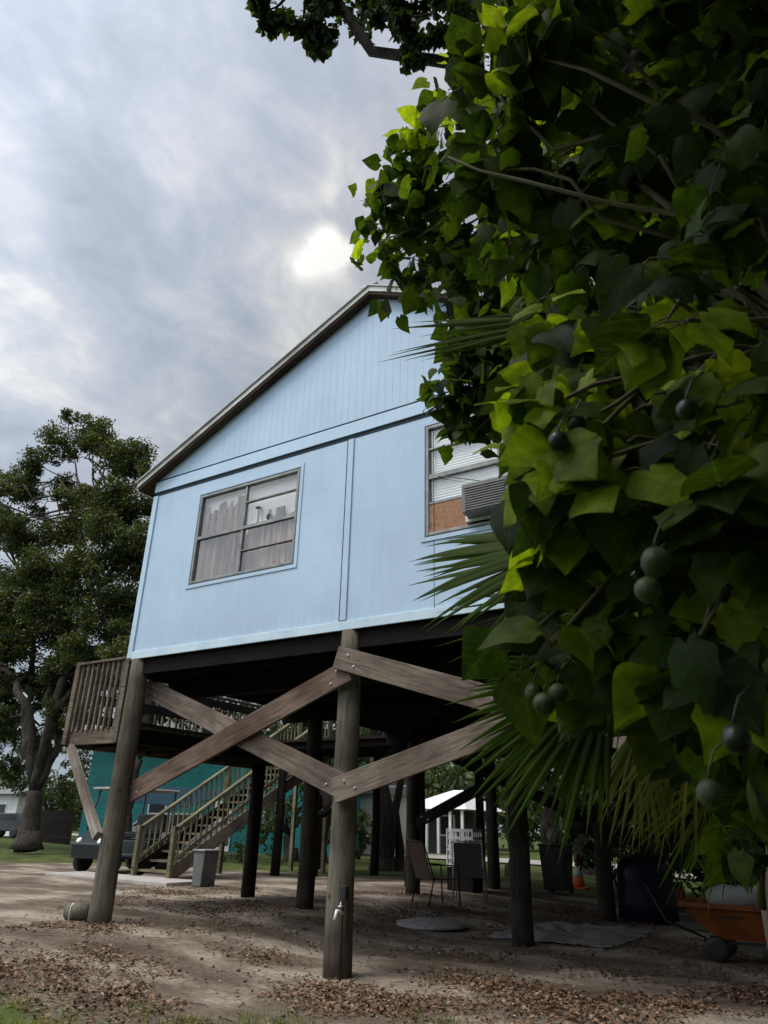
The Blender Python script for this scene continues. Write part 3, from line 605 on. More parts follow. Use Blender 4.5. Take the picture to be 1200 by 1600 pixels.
# ---------------------------------------------------------------- staircase
st = thing('staircase', (-13.2, 12., 0), 'long straight wooden staircase with sloping handrails going up to a landing', 'staircase')
SX0, SX1, SY, SS, NT = -13.80, -12.70, 12.0, .58, 17
g0 = .17; rise = (3.3-g0)/NT; run = rise/SS
for k in range(NT):
    y = SY+run*k; z = g0+rise*(k+1)
    MB().box((SX0+.03, y, z-.04), (SX1-.03, y+run+.03, z)).build('tread', M_green, st)
for xx in (SX0, SX1):
    y1 = SY+run*NT
    board('stringer', (xx, SY-.05, g0+.1), (xx, y1, 3.2), .28, .045, M_beam if xx == SX1 else M_dark, st, face=(1, 0, 0))
    board('handrail', (xx, SY-.05, g0+1.0), (xx, y1, g0+1.0+3.13), .05, .1, M_green, st, face=(1, 0, 0))
    board('lower_rail', (xx, SY+.05, g0+.42), (xx, y1, g0+.42+3.08), .07, .035, M_green, st, face=(1, 0, 0))
    for k in range(0, NT*2, 1):
        y = SY+run*(k+.6)/2; z = g0+SS*(y-SY)
        MB().box((xx-.016, y-.016, z+.2), (xx+.016, y+.016, z+.98)).build('baluster', M_green, st)
    for y in (SY-.05, SY+2.6, y1):
        z = g0+SS*(y-SY) if y > SY else g0
        MB().box((xx-.05, y-.05, gz(xx, y)-.1), (xx+.05, y+.05, z+1.06)).build('newel', M_green, st, bevel=.004)
for (xx, yy) in ((-12.62, 15.3), (-11.9, 15.9), (-10.5, 15.0), (-9.6, 17.2), (-8.75, 15.2), (-11.2, 17.6)):
    MB().tube([(xx, yy, -.1), (xx+.03, yy, 1.5), (xx, yy, 3.2)], [.12, .11, .10], 12).build('piling', M_dark, st)
MB().box((-12.6, 14.8, 3.23), (X0-.06, SY+run*NT-.01, 3.29)).build('landing', M_dark, st)
for yy in np.arange(15.0, 17.3, .45): board('joist', (-12.6, yy, 3.15), (X0-.06, yy, 3.15), .15, .04, M_dark, st, bevel=0)
board('brace', (-12.3, 15.2, 3.1), (-10.5, 15.1, 1.5), .2, .05, M_dark, st)
for xx in (-13.7, -10.6, -8.6):
    MB().tube([(xx, 18.6, -.1), (xx, 18.6, 3.2)], .11, 12).build('piling', M_dark, st)
MB().box((-13.85, SY+run*NT, 3.22), (X0-.05, 18.9, 3.3)).build('landing', M_dark, st)

# ---------------------------------------------------------------- leaves
def leaf_template(T, nc=3, lobes=False, fold=.16, droop=.28):
    pt = [0, .07, .16, .28, .40, .52, .64, .76, .87, .95, 1.]; pw = [.30, .44, .51, .52, .48, .42, .33, .225, .12, .045, 0]
    vs = []; uv = []
    for t_ in T:
        w_ = np.interp(t_, pt, pw)
        if lobes: w_ += .05*math.exp(-((t_-.44)/.08)**2)-.03*math.exp(-((t_-.31)/.06)**2)
        for c in range(-nc, nc+1):
            u = c/nc; a_ = abs(u)
            y = t_-.17*math.sin(math.pi*.72*a_)*(1-t_)**3.5+(.13*a_**4*(1-t_)**6)+(.07*a_*math.exp(-((t_-.46)/.09)**2) if lobes else -.03*a_*a_*math.sin(math.pi*t_))
            x = w_*u
            z = fold*abs(x)-droop*t_*t_-.35*x*x+.03*math.sin(8*t_+3*u)*a_
            vs.append((x, y, z)); uv.append((.5+x, t_))
    k = 2*nc+1; fs = [(i*k+j, i*k+j+1, (i+1)*k+j+1, (i+1)*k+j) for i in range(len(T)-1) for j in range(k-1)]
    return np.array(vs), np.array(fs), np.array(uv)
T_ = [0, .05, .11, .18, .27, .35, .42, .48, .56, .66, .77, .87, .95, 1.]
LT_HI = leaf_template(T_); LT_LOB = leaf_template(T_, lobes=True, droop=.2); LT_MID = leaf_template([0, .06, .15, .28, .44, .6, .76, .9, 1.], 2)
LT_LO = (np.array([(0, 0, 0), (.42, .35, .06), (0, 1, -.15), (-.42, .35, .06), (0, .45, 0.)]), np.array([(0, 1, 4, 3), (4, 1, 2, 3)]), np.array([(.5, 0), (.9, .35), (.5, 1), (.1, .35), (.5, .45)]))
LT_OAK = (np.array([(0, 0, 0), (.3, .5, .05), (0, 1, -.1), (-.3, .5, .05)]), np.array([(0, 1, 2, 3)]), np.array([(.5, 0), (.8, .5), (.5, 1), (.2, .5)]))
def scatter(name, tmpl, pos, nor, tip, size, tint, m, parent=None, widen=None):
    tv, tf, tu = tmpl; n_ = len(pos)
    nor = nor/np.linalg.norm(nor, axis=1)[:, None]
    tip = tip-nor*np.sum(tip*nor, 1)[:, None]; tip = tip/(np.linalg.norm(tip, axis=1)[:, None]+1e-9)
    sid = np.cross(tip, nor)
    sx = size*(widen if widen is not None else 1)
    V = (pos[:, None, :] + (tv[None, :, 0]*sx[:, None])[..., None]*sid[:, None, :] + (tv[None, :, 1]*size[:, None])[..., None]*tip[:, None, :] + (tv[None, :, 2]*size[:, None])[..., None]*nor[:, None, :])
    k = tv.shape[0]; Fc = (tf[None]+np.arange(n_)[:, None, None]*k).reshape(-1, 4)
    me = bpy.data.meshes.new(name); me.vertices.add(n_*k); me.vertices.foreach_set('co', V.reshape(-1).astype(np.float32))
    nf = len(Fc); me.loops.add(nf*4); me.loops.foreach_set('vertex_index', Fc.reshape(-1).astype(np.int32))
    me.polygons.add(nf); me.polygons.foreach_set('loop_start', (np.arange(nf)*4).astype(np.int32))
    me.polygons.foreach_set('use_smooth', np.ones(nf, bool))
    me.update(calc_edges=True)
    uvl = me.uv_layers.new(name='UVMap'); uvl.data.foreach_set('uv', tu[np.tile(tf.reshape(-1), n_)].reshape(-1).astype(np.float32))
    at = me.attributes.new('tint', 'FLOAT_VECTOR', 'POINT'); at.data.foreach_set('vector', np.repeat(tint, k, axis=0).reshape(-1).astype(np.float32))
    me.materials.append(m); me.validate()
    o = bpy.data.objects.new(name, me); col.objects.link(o)
    if parent: adopt(o, parent)
    return o
def rvec(n_): 
    v = rng.normal(size=(n_, 3)); return v/np.linalg.norm(v, axis=1)[:, None]
def blob_points(c, r, n_, shell=.0, flat=1.):
    v = rvec(n_); q = (rng.random(n_)*(1-shell**3)+shell**3)**(1/3)
    v = v*q[:, None]*np.array(r if hasattr(r, '__len__') else (r, r, r*flat)); return v+np.array(c)
def limb(b, p0, p1, r0, r1, sag=.0, wig=.06, k=8, n_=8):
    p0 = Vector(p0); p1 = Vector(p1); ln = (p1-p0).length; sd_ = random.random()*50; pts = []; rad = []
    for i in range(k+1):
        u = i/k; q = p0.lerp(p1, u); am = wig*ln*math.sin(math.pi*u)
        q = q+Vector((noise.noise(Vector((u*3, sd_, 0))), noise.noise(Vector((u*3, sd_, 5))), noise.noise(Vector((u*3, sd_, 9)))))*am*2 + Vector((0, 0, sag*ln*math.sin(math.pi*u)))
        pts.append(q); rad.append(r0+(r1-r0)*u)
    b.tube(pts, rad, n_); return pts
def tree(name, label, cat, base, trunk_top, r0, clumps, leaf, mleaf, tmpl, nper, group=None, nb=None, forks=None, mbark=None, updroop=(.6, .4), flat=.75, tuft=(.22, .42)):
    """clumps: (centre, radius); each gets a limb from the trunk and nper*radius^2 leaves gathered in smaller tufts"""
    t_ = thing(name, base, label, cat, group)
    b = MB(); base = Vector(base); trunk_top = Vector(trunk_top)
    tp = limb(b, base-Vector((0, 0, .15)), trunk_top, r0*1.25, r0*.75, 0, .05, 8, 12)
    b.tube([base-Vector((0, 0, .1)), base+Vector((0, 0, .15)), base+Vector((0, 0, .5))], [r0*1.8, r0*1.4, r0*1.1], 12)
    forks = forks or [trunk_top]
    fk = []
    for f_ in forks:
        f_ = Vector(f_)
        if (f_-trunk_top).length > .05: limb(b, trunk_top, f_, r0*.52, r0*.26, .05, .12, 9, 8)
        fk.append(f_)
    ps = []; ts = []
    for (c, r) in clumps:
        c = Vector(c); f_ = min(fk, key=lambda q: (q-c).length); limb(b, f_, c, r0*.19, r0*.04, .04, .14, 7, 6)
        k = max(3, int(nper*r*r/60)); sub = blob_points(c, r, k, .35, flat)
        for s_ in sub:
            sv = Vector(s_); 
            if random.random() < .6: limb(b, c, sv, r0*.06, r0*.02, 0, .1, 3, 4)
            m_ = max(4, int(nper*r*r/k)); rr_ = r*random.uniform(*tuft)
            ps.append(blob_points(s_, rr_, m_, 0, .6)); ts.append(np.full(m_, min(1, max(0, random.gauss(.45, .25)))))
    b.build('trunk', mbark or M_bark, t_)
    ps = np.concatenate(ps); ts = np.concatenate(ts); m_ = len(ps)
    nor = rvec(m_)*.8+np.array([0, 0, updroop[0]]); tip = rvec(m_)+np.array([0, 0, -updroop[1]])
    tint = np.stack([np.clip(ts+rng.normal(0, .2, m_), 0, 1), np.clip(rng.random(m_)**6, 0, 1), np.zeros(m_)], 1)
    scatter('crown', tmpl, ps, nor, tip, leaf*rng.uniform(.7, 1.3, m_), tint, mleaf, t_)
    return t_

# live oak at the left
yo = 17.0
ob = P(42, 1322, yo); oz = ob.z
def OP(px, py, dy=0): return P(px, py, yo+dy)
oak_cl = []
for (px, py, r, dy) in [(95, 690, .75, 0), (150, 680, .8, .5), (200, 715, .8, .2), (60, 720, .6, -.4), (35, 765, .75, 0), (105, 760, .5, .6), (210, 790, .8, .3), (160, 800, .9, -.3), (110, 830, .8, .5), (60, 850, .85, 0), (15, 830, .8, .3), (180, 870, 1.0, 0), (120, 900, .95, -.6), (50, 930, 1.0, .2), (0, 920, 1.0, 0), (200, 930, .9, .5), (160, 960, .9, 0), (90, 970, .9, .6), (30, 1000, .9, -.4), (-30, 960, 1.3, 0), (-60, 800, 1.4, 0), (-90, 1000, 1.4, 0), (230, 870, .8, 1), (250, 960, 1.0, 1.2), (-20, 1080, .8, .3), (10, 1130, .6, 1), (150, 1040, .6, 1.2), (60, 1060, .5, 1.), (210, 1000, .8, 1), (255, 800, .7, 1.5), (-140, 880, 1.5, 0), (-60, 700, 1.1, .5), (110, 650, .35, 0), (-10, 740, .35, 0), (230, 750, .4, .4)]:
    oak_cl.append((OP(px, py, dy), r*1.22))
for q_ in ((170, 1005), (215, 1015), (190, 960), (230, 935), (140, 1060), (-10, 1090), (30, 1110), (70, 1095), (110, 1085), (0, 1150), (50, 1165), (95, 1140), (135, 1110), (20, 1200)): oak_cl.append((OP(q_[0], q_[1], 1.5), .55))
for k in range(85):
    px = random.uniform(-30, 245); py = random.uniform(665, 1090) if random.random() < .75 else random.uniform(960, 1120)
    if py < 700+abs(px-140)*.55-20: continue
    oak_cl.append((OP(px, py, random.uniform(-1.6, 1.8)), random.uniform(.4, .8)))
oak_t = tree('oak_tree', 'wide old oak tree with forked dark trunk left of the raised deck', 'tree', ob, OP(55, 1235), .33, oak_cl, .125, M_oak, LT_OAK, 3300,
     tuft=(.28, .6), flat=.9, forks=[OP(110, 1120, .3), OP(40, 1120, -.2), OP(130, 960, .4), OP(40, 960, 0), OP(150, 800, .2), OP(95, 1010, .5), OP(-10, 1040, 0), OP(180, 1020, .6)])

# the broad-leaved fruiting tree close to the camera, right
near = thing('broadleaf_tree', (.45, 2.2, 0), 'broad-leaved tree with lobed leaves and small green fruit, filling the right side close up', 'tree')
nb_ = MB(); tk = limb(nb_, (.45, 2.2, -.1), (.40, 2.1, 1.5), .11, .085, 0, .04); limb(nb_, (.40, 2.1, 1.5), (.25, 2.5, 3.2), .075, .045); limb(nb_, (.25, 2.5, 3.2), (-.1, 2.6, 5.0), .045, .02)
limb(nb_, (.40, 2.1, 1.5), (.15, 1.5, 2.2), .05, .03)
# (px, py, distance, radius m, leaf length m, count, chance of young leaf)
NEARB = [
 (810, 40, 1.9, .13, .14, 16, .75), (890, 25, 1.8, .12, .14, 14, .6), (760, 130, 2.1, .12, .14, 10, .35), (700, 245, 2.0, .05, .14, 2, .6), (770, 265, 2.0, .10, .15, 9, .05), (850, 110, 2.0, .16, .15, 18, .25),
 (860, 250, 2.1, .2, .14, 24, .12), (1000, 120, 2.0, .3, .13, 40, .08), (930, 380, 2.0, .25, .13, 34, .1), (1080, 300, 1.8, .28, .13, 40, .05), (820, 400, 2.4, .2, .13, 26, .08),
 (850, 640, 1.12, .03, .105, 7, 1.), (842, 720, 1.08, .03, .11, 6, 1.), (880, 770, 1.02, .02, .12, 4, .9), (900, 665, 1.12, .03, .10, 5, 1.),
 (1075, 500, 1.0, .03, .13, 3, .8), (1085, 1040, .95, .02, .13, 3, .6), (860, 1010, 1.15, .03, .12, 4, .6),
 (865, 625, 1.30, .05, .105, 9, 1.), (840, 600, 1.3, .03, .10, 6, 1.), (838, 700, 1.25, .03, .11, 6, 1.), (880, 755, 1.1, .03, .14, 5, .7), (925, 680, 1.25, .05, .11, 7, 1.), (850, 745, 1.2, .02, .13, 3, 1.), (915, 745, 1.2, .06, .13, 8, .4),
 (900, 830, 1.3, .05, .13, 7, .2), (880, 660, 1.9, .08, .12, 12, .1), (910, 720, 1.7, .10, .13, 14, .1),
 (900, 560, 1.7, .18, .14, 24, .25), (1060, 470, 1.05, .06, .14, 4, .55), (980, 480, 1.4, .12, .14, 10, .35), (1090, 600, 1.1, .10, .12, 10, .35), (960, 620, 1.4, .10, .14, 9, .2),
 (900, 800, 1.25, .10, .13, 10, .3), (1010, 760, 1.1, .10, .14, 11, .15), (1140, 740, .95, .07, .12, 8, .3), (1120, 840, 1.2, .14, .13, 18, .15), (1180, 620, 1.0, .10, .12, 10, .15),
 (880, 900, 1.3, .07, .13, 7, .35), (830, 990, 1.25, .05, .14, 4, .4), (920, 980, 1.35, .09, .13, 9, .2), (1000, 930, 1.2, .12, .13, 12, .1), (1075, 1025, .95, .03, .14, 2, .35), (1140, 1000, 1.0, .10, .13, 9, .1),
 (960, 1100, 1.3, .05, .13, 5, .15), (1050, 1120, 1.25, .08, .12, 8, .1), (1160, 1110, .95, .06, .12, 6, .2), (1190, 900, .95, .1, .12, 8, .05), (1100, 950, 1.5, .2, .13, 26, .0), (1000, 850, 1.7, .22, .13, 30, .05), (1150, 450, 1.4, .22, .12, 26, .05),
 (1180, 250, 1.6, .25, .13, 30, .03), (1190, 1180, 1.3, .12, .12, 10, .05)]
FARB = [   # smaller in the picture: further along the same boughs
 (640, 320, 4.4, .28, .125, 130, .15), (590, 350, 4.4, .14, .125, 40, .1), (585, 400, 4.4, .09, .12, 12, .1), (625, 260, 4.4, .14, .12, 34, .3), (640, 400, 4.4, .22, .125, 80, .03), (620, 445, 4.4, .1, .12, 14, 0), (690, 290, 4.3, .32, .13, 170, .15), (680, 200, 4.2, .17, .12, 60, .5), (700, 140, 4.2, .15, .12, 40, .6),
 (700, 420, 4.3, .26, .125, 110, 0), (760, 360, 4.2, .36, .13, 170, .1), (690, 480, 4.2, .13, .12, 30, 0), (760, 480, 4.1, .30, .13, 130, .02), (840, 430, 4.0, .4, .13, 170, .02), (780, 230, 4.2, .35, .13, 180, .15), (830, 130, 4.2, .4, .13, 220, .1),
 (700, 590, 3.9, .10, .11, 34, 0), (750, 560, 3.9, .20, .12, 80, 0), (740, 630, 3.9, .17, .12, 70, 0), (725, 690, 3.9, .08, .11, 16, 0), (800, 580, 3.8, .25, .12, 100, 0), (860, 520, 3.6, .35, .12, 130, .02), (880, 620, 3.3, .3, .12, 110, 0),
 (900, 300, 3.8, .55, .13, 360, .02), (960, 120, 3.8, .6, .13, 380, .02), (1080, 60, 3.6, .65, .13, 420, .0), (1180, 140, 3.5, .7, .13, 420, 0), (1060, 280, 3.5, .65, .13, 420, 0), (1180, 400, 3.2, .6, .13, 380, 0), (1040, 480, 3.2, .5, .13, 300, 0), (960, 620, 3.0, .36, .13, 190, 0), (1120, 640, 2.8, .48, .13, 260, 0), (1010, 760, 2.7, .36, .13, 190, 0), (1160, 820, 2.5, .42, .13, 240, 0), (1040, 900, 2.5, .3, .13, 150, 0), (1170, 1010, 2.4, .36, .13, 190, 0), (1090, 1080, 2.4, .24, .13, 100, 0), (1190, 1180, 2.4, .28, .12, 110, 0), (960, 870, 2.5, .2, .12, 60, 0), (1180, 1290, 2.6, .16, .12, 34, 0),
 (900, -40, 4.0, .6, .13, 260, .05), (1100, -120, 3.6, .9, .13, 420, 0), (1300, 200, 3.0, .9, .13, 420, 0), (1320, 600, 2.4, .7, .13, 320, 0), (1320, 950, 2.1, .5, .13, 200, 0), (1150, -60, 2.3, .5, .13, 160, 0), (960, -60, 2.2, .35, .13, 90, .1)]
axis_pts_ = [Vector((.40, 2.1, 1.5)), Vector((.3, 2.4, 2.6)), Vector((.25, 2.5, 3.2)), Vector((.0, 2.6, 4.2)), Vector((.15, 1.5, 2.2)), Vector((.3, 3.6, 4.4))]
limb(nb_, (.25, 2.5, 3.2), (.3, 3.6, 4.4), .04, .03)
def leafset(lst, face_cam, near_):
    pos = []; nor = []; tip = []; siz = []; tin = []
    for (px, py, d, r, ls, n_, yg) in lst:
        if near_: ls = ls*(.80 if n_ > 9 else .9); n_ = max(n_, int(n_*(1.75 if n_ > 5 else 1.0)))
        else:
            edge_ = px < 800 and d > 4.05
            ls *= .92 if not edge_ else 1.0; n_ = int(n_*(1.35 if not edge_ else .62)); r *= 1.12
        c = D(px, py, d); s_ = min(axis_pts_, key=lambda q: (q-c).length)
        limb(nb_, s_, c, .014 if d > 2 else .009, .0035, .05, .08, 7, 5)
        per = 6 if near_ else 9; toc = (Vector((0, 0, H))-c).normalized(); left = n_
        while left > 0:
            k = min(per, left); left -= k
            e = Vector(blob_points(c, r, 1, .45)[0]); o_ = c+(e-c)*.15
            dr = (e-o_); pts = limb(nb_, o_, e, .0028, .0012, .10, .10, 4, 4)
            yb_ = random.random() < yg
            for q in range(k):
                t_ = (q+.6)/k; b_ = pts[min(4, int(t_*4))].lerp(pts[min(4, int(t_*4)+1)], t_*4-int(t_*4)) if t_ < 1 else pts[-1]
                sd_ = dr.cross(Vector((0, 0, 1))); sd_ = (sd_.normalized() if sd_.length > 1e-5 else Vector((1, 0, 0)))*(1 if q % 2 else -1)
                ou = (sd_*.8+Vector(rvec(1)[0])*.7+dr.normalized()*.35+Vector((0, 0, .15))).normalized()
                pl = ls*random.uniform(.3, .6)*(.8 if d < 1.5 else 1) if near_ else ls*random.uniform(.3, 1.2)
                a_ = b_+ou*pl+Vector((0, 0, -.25*pl))
                if near_: nb_.tube([b_, b_.lerp(a_, .55)+Vector((0, 0, .12*pl)), a_], [.0017, .0012, .0011], 4, cap=False)
                nn = Vector(rvec(1)[0])*.55+Vector((0, 0, .55))+toc*face_cam*(1 if random.random() < .75 else -.6)
                tt = ou*.55+Vector((0, 0, -.85))+Vector(rvec(1)[0])*.35
                if near_:
                    fd = (a_-Vector((0, 0, H))).dot(FWD)
                    if fd < d*.92: a_ = Vector((0, 0, H))+(a_-Vector((0, 0, H)))*(d*.92/fd)
                sc_ = ls*random.uniform(.6, 1.1 if d > 1.5 else .95)*(.75 if yb_ and q > k-3 else 1)
                yv = random.uniform(.45, 1) if (yb_ and t_ > .25) else random.random()**4*.3
                pos.append(a_); nor.append(nn); tip.append(tt); siz.append(sc_); tin.append((min(1, max(0, random.gauss(.45, .3))), yv, 0))
    return [np.array(q) for q in (pos, nor, tip, siz, tin)]
VAR = [leaf_template(T_, fold=.10, droop=.15), leaf_template(T_, fold=.30, droop=.40), leaf_template(T_, lobes=True, droop=.2), leaf_template(T_, lobes=True, fold=.02, droop=.5), leaf_template(T_, fold=-.12, droop=.3)]
a = leafset(NEARB, .8, True); q = rng.integers(0, len(VAR), len(a[0]))
for i in range(len(VAR)):
    k = q == i; scatter('foliage', VAR[i], a[0][k], a[1][k], a[2][k], a[3][k], a[4][k], M_leaf, near, rng.uniform(.8, 1.08, int(k.sum())))
a = leafset(FARB, .4, False); scatter('foliage', LT_MID, a[0], a[1], a[2], a[3], a[4], M_leaf, near, rng.uniform(.8, 1.1, len(a[0])))
for (x0, y0, d0, x1, y1, d1, r_) in [(1230, 800, 1.4, 1050, 700, 1.15, .006), (1240, 830, 1.3, 960, 780, 1.2, .004), (1100, 620, 1.1, 1010, 620, 1.1, .0035), (1000, 960, 1.2, 1030, 920, 1.1, .004), (1190, 1420, 2.8, 1195, 1230, 2.8, .02)]:
    limb(nb_, D(x0, y0, d0), D(x1, y1, d1), r_, r_*.5, .05, .08, 7, 6)
near_tr = nb_.build('trunk', M_twig, near)
M_fruit = mat('green fruit', (.055, .09, .028), (.026, .042, .014), 60, .5, .15, spec=.35)
M_fruit_d = mat('dark fruit', (.016, .024, .012), (.008, .012, .007), 9, .35, spec=.5)
FR = [(1025, 878, .72, .0150, 0), (1012, 922, .74, .0135, 0), (850, 1100, 1.08, .0165, 0), (835, 1082, 1.1, .0145, 0), (872, 1083, 1.08, .0145, 0), (1110, 1240, .66, .0125, 0), (1150, 1155, .66, .013, 1), (873, 689, 1.02, .0145, 1), (900, 662, 1.05, .0145, 1), (1075, 640, .8, .0125, 1)]
for (px, py, d, r, k) in FR:
    c = D(px, py, d); b = MB(); pr = [(max(.0008, r*math.sin(t)), -r*1.04*math.cos(t)) for t in np.linspace(0, math.pi, 10)]
    b.lathe(pr, c, 18); b.v = [(x+r*.10*noise.noise(Vector((x*55, y*55, z*55))), y+r*.10*noise.noise(Vector((y*55, z*55, x*55))), z) for x, y, z in b.v]; b.tube([c+Vector((0, 0, r*.9)), c+Vector((.002, .002, r+.01)), c+Vector((.008, .006, r+.026)), c+Vector((.022, .012, r+.038))], [.0022, .0013, .0012, .0014], 6)
    b.build('fruit', M_fruit_d if k else M_fruit, near)

# small-leaved tree whose bough hangs in at the top
TB = [(420, 15, 7, .22), (470, 40, 7, .3), (500, 5, 7, .35), (545, 25, 7, .26), (495, 70, 7, .12), (560, 50, 7, .1), (610, 20, 6.6, .25), (640, 60, 6.4, .2), (650, 105, 6.4, .14), (680, 20, 6.2, .3), (690, 70, 6.2, .2), (440, -40, 7, .4), (560, -40, 7, .5), (680, -60, 6.5, .5), (800, -60, 6.5, .8), (720, 30, 6, .25), (900, -140, 6.5, 1.0), (650, -160, 7, .8)]
OVER_SHADE = [((1.2, 3.2, 5.2), 1.3), ((.6, 1.2, 5.0), 1.2), ((2.4, 1.6, 4.6), 1.5), ((2.6, 4.4, 4.2), 1.5), ((1.8, -.6, 4.6), 1.4), ((-.4, -.8, 4.9), 1.1), ((3.2, 3.0, 2.8), 1.4), ((2.6, .4, 2.8), 1.3), ((2.4, 6.5, 4.2), 1.6), ((3.0, 5.2, 2.4), 1.4), ((1.2, 5.6, 5.6), 1.2), ((.2, -1.4, 4.4), 1.2), ((-1.2, -1.8, 4.6), 1.1), ((.1, .3, 5.6), 1.0), ((3.2, -1.6, 3.2), 1.5), ((1.0, -2.8, 3.6), 1.4), ((1.6, 4.4, 6.4), 1.2), ((2.2, 8.4, 3.4), 1.6), ((2.6, 8.2, 1.6), 1.5), ((2.5, 11.0, 2.2), 1.7)]  # unseen crown clumps added overhead to shade the near foliage and ground
tr_cl = [(D(px, py, d), r) for px, py, d, r in TB]+[(Vector(a_), b_) for a_, b_ in OVER_SHADE]
tree('small_leaved_tree', 'taller tree whose small-leaved bough hangs into the top of the view', 'tree', (.9, 5.2, 0), (.6, 5.0, 5.2), .16, tr_cl, .085, M_leaf2, LT_LO, 3300, forks=[Vector((1.6, 2.4, 4.2)), Vector((2.2, 4.6, 3.4)), D(800, -120, 6.4), D(600, -60, 6.8), D(480, -20, 7)])

# ---------------------------------------------------------------- fan palm
palm = thing('fan_palm', (.35, 3.9, 0), 'fan palm with stiff green fronds reaching in front of the house and dead fronds hanging', 'palm')
pb = MB(); pb.tube([(.35, 3.9, -.1), (.33, 3.88, 1.0), (.30, 3.8, 2.3), (.28, 3.75, 2.9)], [.19, .16, .17, .12], 14); pb.build('trunk', M_bark, palm)
crown_c = Vector((.28, 3.75, 2.6))
def frond(hub, ax, nrm_, length, nseg, spread, seg_w, m=M_palm, droop=.12, seed=0, dead=0., name='frond', lenvar=.12):
    rnd = random.Random(seed); hub = Vector(hub); ax = Vector(ax).normalized(); nn = Vector(nrm_); nn = (nn-ax*nn.dot(ax)).normalized(); sd_ = ax.cross(nn)
    vs = []; fs = []; tn = []
    for i in range(nseg):
        u = (i+.5)/nseg*2-1; an = u*spread+rnd.gauss(0, .02); ln = length*(1-.25*abs(u)**2)*(1+rnd.uniform(-lenvar, lenvar))
        d = ax*math.cos(an)+sd_*math.sin(an); s_ = nn.cross(d).normalized()
        o = len(vs); K = 8; bend = rnd.uniform(.4, 1.5)*droop; tw = rnd.uniform(-.4, .4); tint = (min(1, max(0, rnd.gauss(.45, .25))), dead if dead else max(0, rnd.gauss(.02, .12)), 0)
        for k in range(K+1):
            t_ = k/K; wd = seg_w*(.25+.75*min(1, t_/.35)) if t_ < .38 else seg_w*(1-((t_-.38)/.62)**1.3)
            wd = max(wd, .0009)
            c = hub+d*(ln*t_)+Vector((0, 0, -1))*(bend*ln*t_**2.4)+s_*(tw*.06*ln*t_**3)+nn*(.02*math.sin(i*2.1))
            fd = wd*.55*(1 if i % 2 else .9)
            vs += [c-s_*wd/2, c+nn*fd, c+s_*wd/2]; tn += [tint]*3
        for k in range(K):
            for j in (0, 1): fs.append((o+k*3+j, o+k*3+j+1, o+k*3+j+4, o+k*3+j+3))
    me = bpy.data.meshes.new(name); me.from_pydata([tuple(v) for v in vs], [], fs); me.materials.append(m)
    me.polygons.foreach_set('use_smooth', [True]*len(fs))
    me.attributes.new('tint', 'FLOAT_VECTOR', 'POINT').data.foreach_set('vector', np.array(tn, dtype=np.float32).reshape(-1))
    o = bpy.data.objects.new(name, me); col.objects.link(o); adopt(o, palm)
    st_ = MB(); limb(st_, crown_c, hub, .018, .010, .06, .04, 6, 6); so = st_.build('leaf_stem', M_twig, o)
    return o
def PF(px, py, d, dx, dy, toward, length, nseg, spread, sw, face=(0, 0, 0), **k):
    ax = RIGHT*dx+DOWN*dy-FWD*toward; nn = -FWD+Vector(face); return frond(D(px, py, d), ax, nn, length, nseg, spread, sw, **k)
PF(905, 860, 2.9, -1, .14, .1, .68, 40, R(60), .046, face=(0, 0, 1.3), seed=1, droop=.12)
PF(950, 1060, 2.7, -.86, .50, .15, .60, 44, R(52), .040, face=(0, 0, .5), seed=2, droop=.10)
PF(930, 500, 3.3, -1, .10, 0, .88, 14, R(16), .030, face=(0, 0, .8), seed=3, droop=.04, lenvar=.2)
PF(1010, 930, 2.9, -.9, .1, 0, .8, 30, R(70), .028, face=(0, 0, .9), seed=4)
PF(1050, 700, 3.3, -.8, -.5, 0, .9, 30, R(80), .028, face=(0, 0, .9), seed=5)
PF(1080, 1080, 3.1, -.2, 1, 0, .75, 26, R(32), .022, face=(.5, 0, .2), seed=6, droop=.0, dead=.8, name='dead_frond')
PF(1000, 1130, 3.2, -.1, 1, 0, .55, 20, R(30), .020, face=(-.5, 0, .2), seed=7, droop=.0, dead=.5, name='dead_frond')
PF(1170, 1060, 3.2, .0, 1, 0, .85, 26, R(36), .024, face=(.2, .2, .2), seed=8, droop=.0, dead=.6, name='dead_frond')
PF(1180, 900, 3.3, -.3, .9, 0, .8, 30, R(70), .028, face=(0, 0, .4), seed=9)
PF(1150, 1180, 3.3, -.2, 1, 0, .7, 30, R(60), .028, face=(0.4, 0, .4), seed=10, droop=.02)

# ---------------------------------------------------------------- things under and around the house
def put(px, py, z=None):
    z_ = 0 if z is None else z
    for _ in range(4):
        g = G(px, py, z_); z_ = gz(g.x, g.y)
    return Vector((g.x, g.y, z_))
# tap pipe on the middle piling
tp_ = thing('water_tap', (-4.44, 6.5, 0), 'white garden tap on a thin dark pipe beside the middle piling', 'tap')
MB().tube([(-4.44, 6.44, -.05), (-4.44, 6.44, .72), (-4.44, 6.46, .76)], .010, 8).build('pipe', M_black, tp_)
b = MB().tube([(-4.44, 6.44, .55), (-4.44, 6.34, .57), (-4.44, 6.31, .50)], [.016, .018, .013], 8); b.build('spout', M_white, tp_)
MB().lathe([(.03, 0), (.03, .012), (.006, .014), (.006, .04)], (-4.44, 6.40, .60), 10).build('handle', M_steel, tp_)
MB().box((-4.475, 6.43, .66), (-4.41, 6.50, .78)).build('timer_box', M_black, tp_, bevel=.008)
